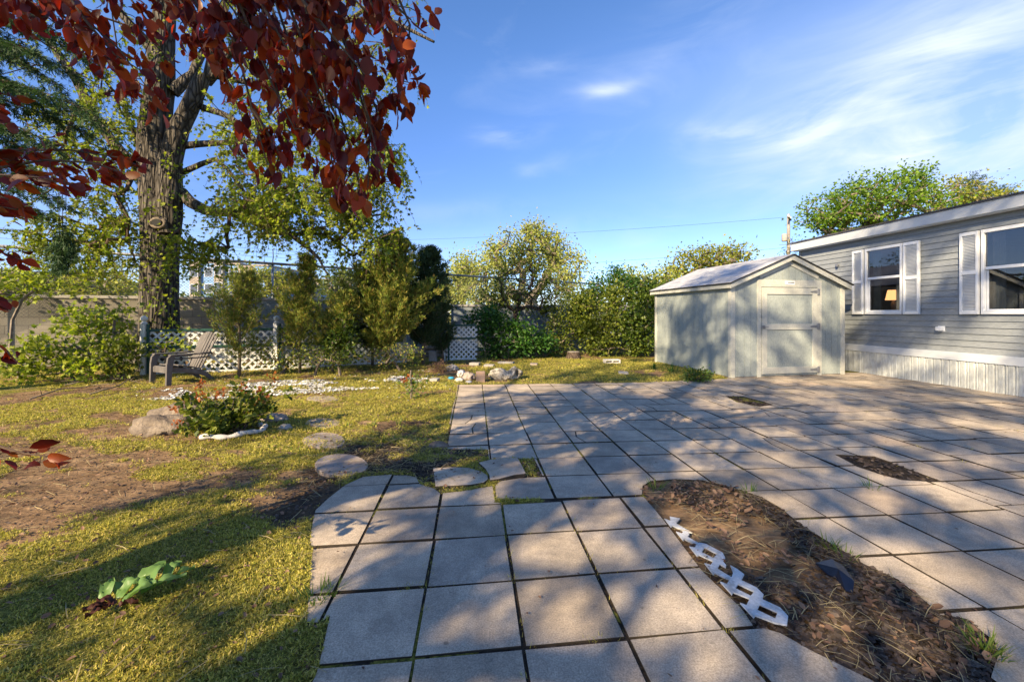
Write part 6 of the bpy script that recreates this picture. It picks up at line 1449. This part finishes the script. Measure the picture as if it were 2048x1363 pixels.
def big_leaf_plant():
    c_ = G(232, 1222); base = (c_[0], c_[1], 0.); r = np.random.default_rng(57); root = thing('broad_leaf_sprout', 'low plant with broad blue green and dark purple leaves on the shaded lawn', 'plant', base)
    gl_ = leafmat('broad_green_leaf', [(.11,.21,.055), (.16,.28,.085)], .3, .4); pl_ = leafmat('dark_purple_leaf', [(.05,.02,.02), (.07,.025,.015)], .2, .5)
    def leaf(dx, dy, L, W, ang, lift, mat, name='leaf', base_z=.03):
        W *= 1.3 if mat is gl_ else 1.0; lift *= 1.5
        n_ = 7; m_ = 9; V = []; F = []
        for i in range(n_+1):
            u = i/n_; w = W*math.sin(math.pi*min(1, (u*.94+.05))**.8)**.75*(1+.08*math.sin(u*19+L*50)); 
            for j in range(m_+1):
                v = j/m_*2-1; x = v*w/2; y = u*L; z = base_z+lift*1.6*u-.9*lift*u*u + .32*abs(v)*w*.5 + (.010*math.sin(u*11+3*abs(v))) + .006*math.sin(v*5+u*13+L*90); V.append((dx+x*math.cos(ang)-y*math.sin(ang), dy+x*math.sin(ang)+y*math.cos(ang), z))
        for i in range(n_):
            for j in range(m_): F.append((i*(m_+1)+j, i*(m_+1)+j+1, (i+1)*(m_+1)+j+1, (i+1)*(m_+1)+j))
        MB().add(V, F).build(name, mat, root, smooth=True)
    for a in ((-.045,.05,.125,.075,R(-35),.05,gl_),(.01,.03,.14,.095,R(-62),.05,gl_),(.03,.10,.16,.085,R(-8),.07,gl_),(.05,.10,.21,.055,R(-72),.05,gl_),(.09,.19,.10,.07,R(-25),.06,gl_),(.12,.19,.13,.045,R(-65),.05,gl_),(-.11,.04,.09,.05,R(15),.05,gl_),(-.055,.075,.08,.06,R(10),.04,gl_)): leaf(*a)
    for a in ((-.02,.01,.12,.04,R(130),.02,pl_),(-.03,.0,.11,.045,R(165),.015,pl_),(.01,.01,.11,.035,R(-95),.02,pl_),(-.01,.02,.09,.04,R(110),.03,pl_)): leaf(*a, name='purple_leaf')
    root.scale = (.82, .82, .9)
    MB().tube([(-.03,-.0,-.02),(.0,.05,.03),(.06,.14,.045),(.12,.2,.05)], [.008,.007,.005,.003], 6).build('stalk', M['greytwig'], root)
big_leaf_plant()
def small_shrub(name, label, cat, pxy, rx, rz, mat, n, size, seed, T=OVATE, ry=None):
    c_ = G(*pxy); s = c_[1]/FPX; b_ = (c_[0], c_[1]+rx*s*.6, 0.)
    plant(name, label, cat, b_, [((b_[0], b_[1], rz*s*.9), (rx*s, (ry or rx)*s*.8, rz*s))], n, mat, size, 14, .05, T, seed, r_tip=.003)
small_shrub('small_shrub', 'small dark shrub in front of the shed corner', 'shrub', (1402,765), 25, 15, 'rose', 46, .05, 71)
small_shrub('potted_plant', 'small dried brown clump left of the pale pointed rock', 'plant', (876,745), 14, 9, 'drylit', 30, .07, 72, SPRIG)
small_shrub('weed_clump', 'leafy green weed near the paving corner beside the joint', 'weed', (1003,1018), 7, 8, 'bushyel', 7, .02, 73)
def iris(label, pxy, seed):
    c_ = G(*pxy); r = np.random.default_rng(seed); root = thing('iris_clump', label, 'plant', (c_[0], c_[1]+.1, 0), 0, 'iris clumps by the shed wall'); n_ = 26
    a = r.uniform(0, 6.28, n_); p = np.stack([r.normal(0,.06,n_), r.normal(0,.05,n_), np.full(n_,-.02)], 1); t = np.stack([np.cos(a)*.35, np.sin(a)*.35, np.ones(n_)], 1)
    V, F = stamp(BLADE, p, t, np.stack([np.cos(a), np.sin(a), a*0+.2], 1), .26*r.uniform(.5,1.1,n_)); mesh_np('leaf_blades', V*np.array([1.15,1.15,1]), F, M['bushdark'], root)
iris('clump of upright iris leaves at the far corner of the shed', (1312,738), 81); iris('clump of upright iris leaves midway along the shed wall', (1344,744), 82)
def woodpile():
    c_ = G(868, 716); r = random.Random(5)
    for col in (0, 1):
        for k, w in enumerate(('lowest', 'second', 'third', 'topmost')):
            o = MB().tube([(-.24,0,0),(.22,r.uniform(-.04,.04),r.uniform(-.02,.02))], [.055,.06], 8).build('firewood_log', M['woodpale']); o.location = (c_[0]-.12+.42*col, c_[1]+.25+.12*col, .05+.118*k); o.rotation_euler.z = r.uniform(-.15,.2)
            tag(o, w+(' log of the stack half hidden behind the grey tub', ' log of the stack right beside the gate post')[col], 'log', 'logs piled left of the gate post')
    c2 = G(866, 722); o = MB().box(-.10,.10,-.09,.09,0,.26).box(-.115,.115,-.105,.105,.26,.285).build('plastic_bin', M['concrete'], bevel=.01); o.location = (c2[0], c2[1], 0); tag(o, 'grey square tub standing in front of the log pile', 'tub')
woodpile()

def fallen_branches():
    r = np.random.default_rng(202)
    for k, (L, lab) in enumerate((([(130,772),(190,764),(250,762),(285,770)],'long bare fallen branch on the ground left of the garden chair'), ([(60,800),(120,786),(170,780),(190,770)],'bare fallen branch on the soil at the far left'), ([(180,790),(240,778),(262,760),(300,752)],'forked fallen branch beside the chair legs'))):
        pts = [G(a, b) for a, b in L]; o = pts[0]; mb = MB(); hs = [.02,.07,.05,.03]
        P_ = [(p[0]-o[0], p[1]-o[1], h) for p, h in zip(pts, hs)]; mb.tube(P_, [.012,.010,.007,.003], 6)
        for q_ in range(5):
            i = r.integers(0, 3); t = r.random(); s = np.array(P_[i])*(1-t)+np.array(P_[i+1])*t; e = s+np.array([r.normal(0,.22), r.normal(0,.22), r.uniform(.0,.12)]); mb.tube([tuple(s), tuple((s+e)/2+np.array([0,0,.02])), tuple(e)], [.006,.004,.002], 4)
        b_ = mb.build('fallen_branch', M['greytwig'], smooth=True); b_.location = (o[0], o[1], 0); tag(b_, lab, 'branch')
fallen_branches()
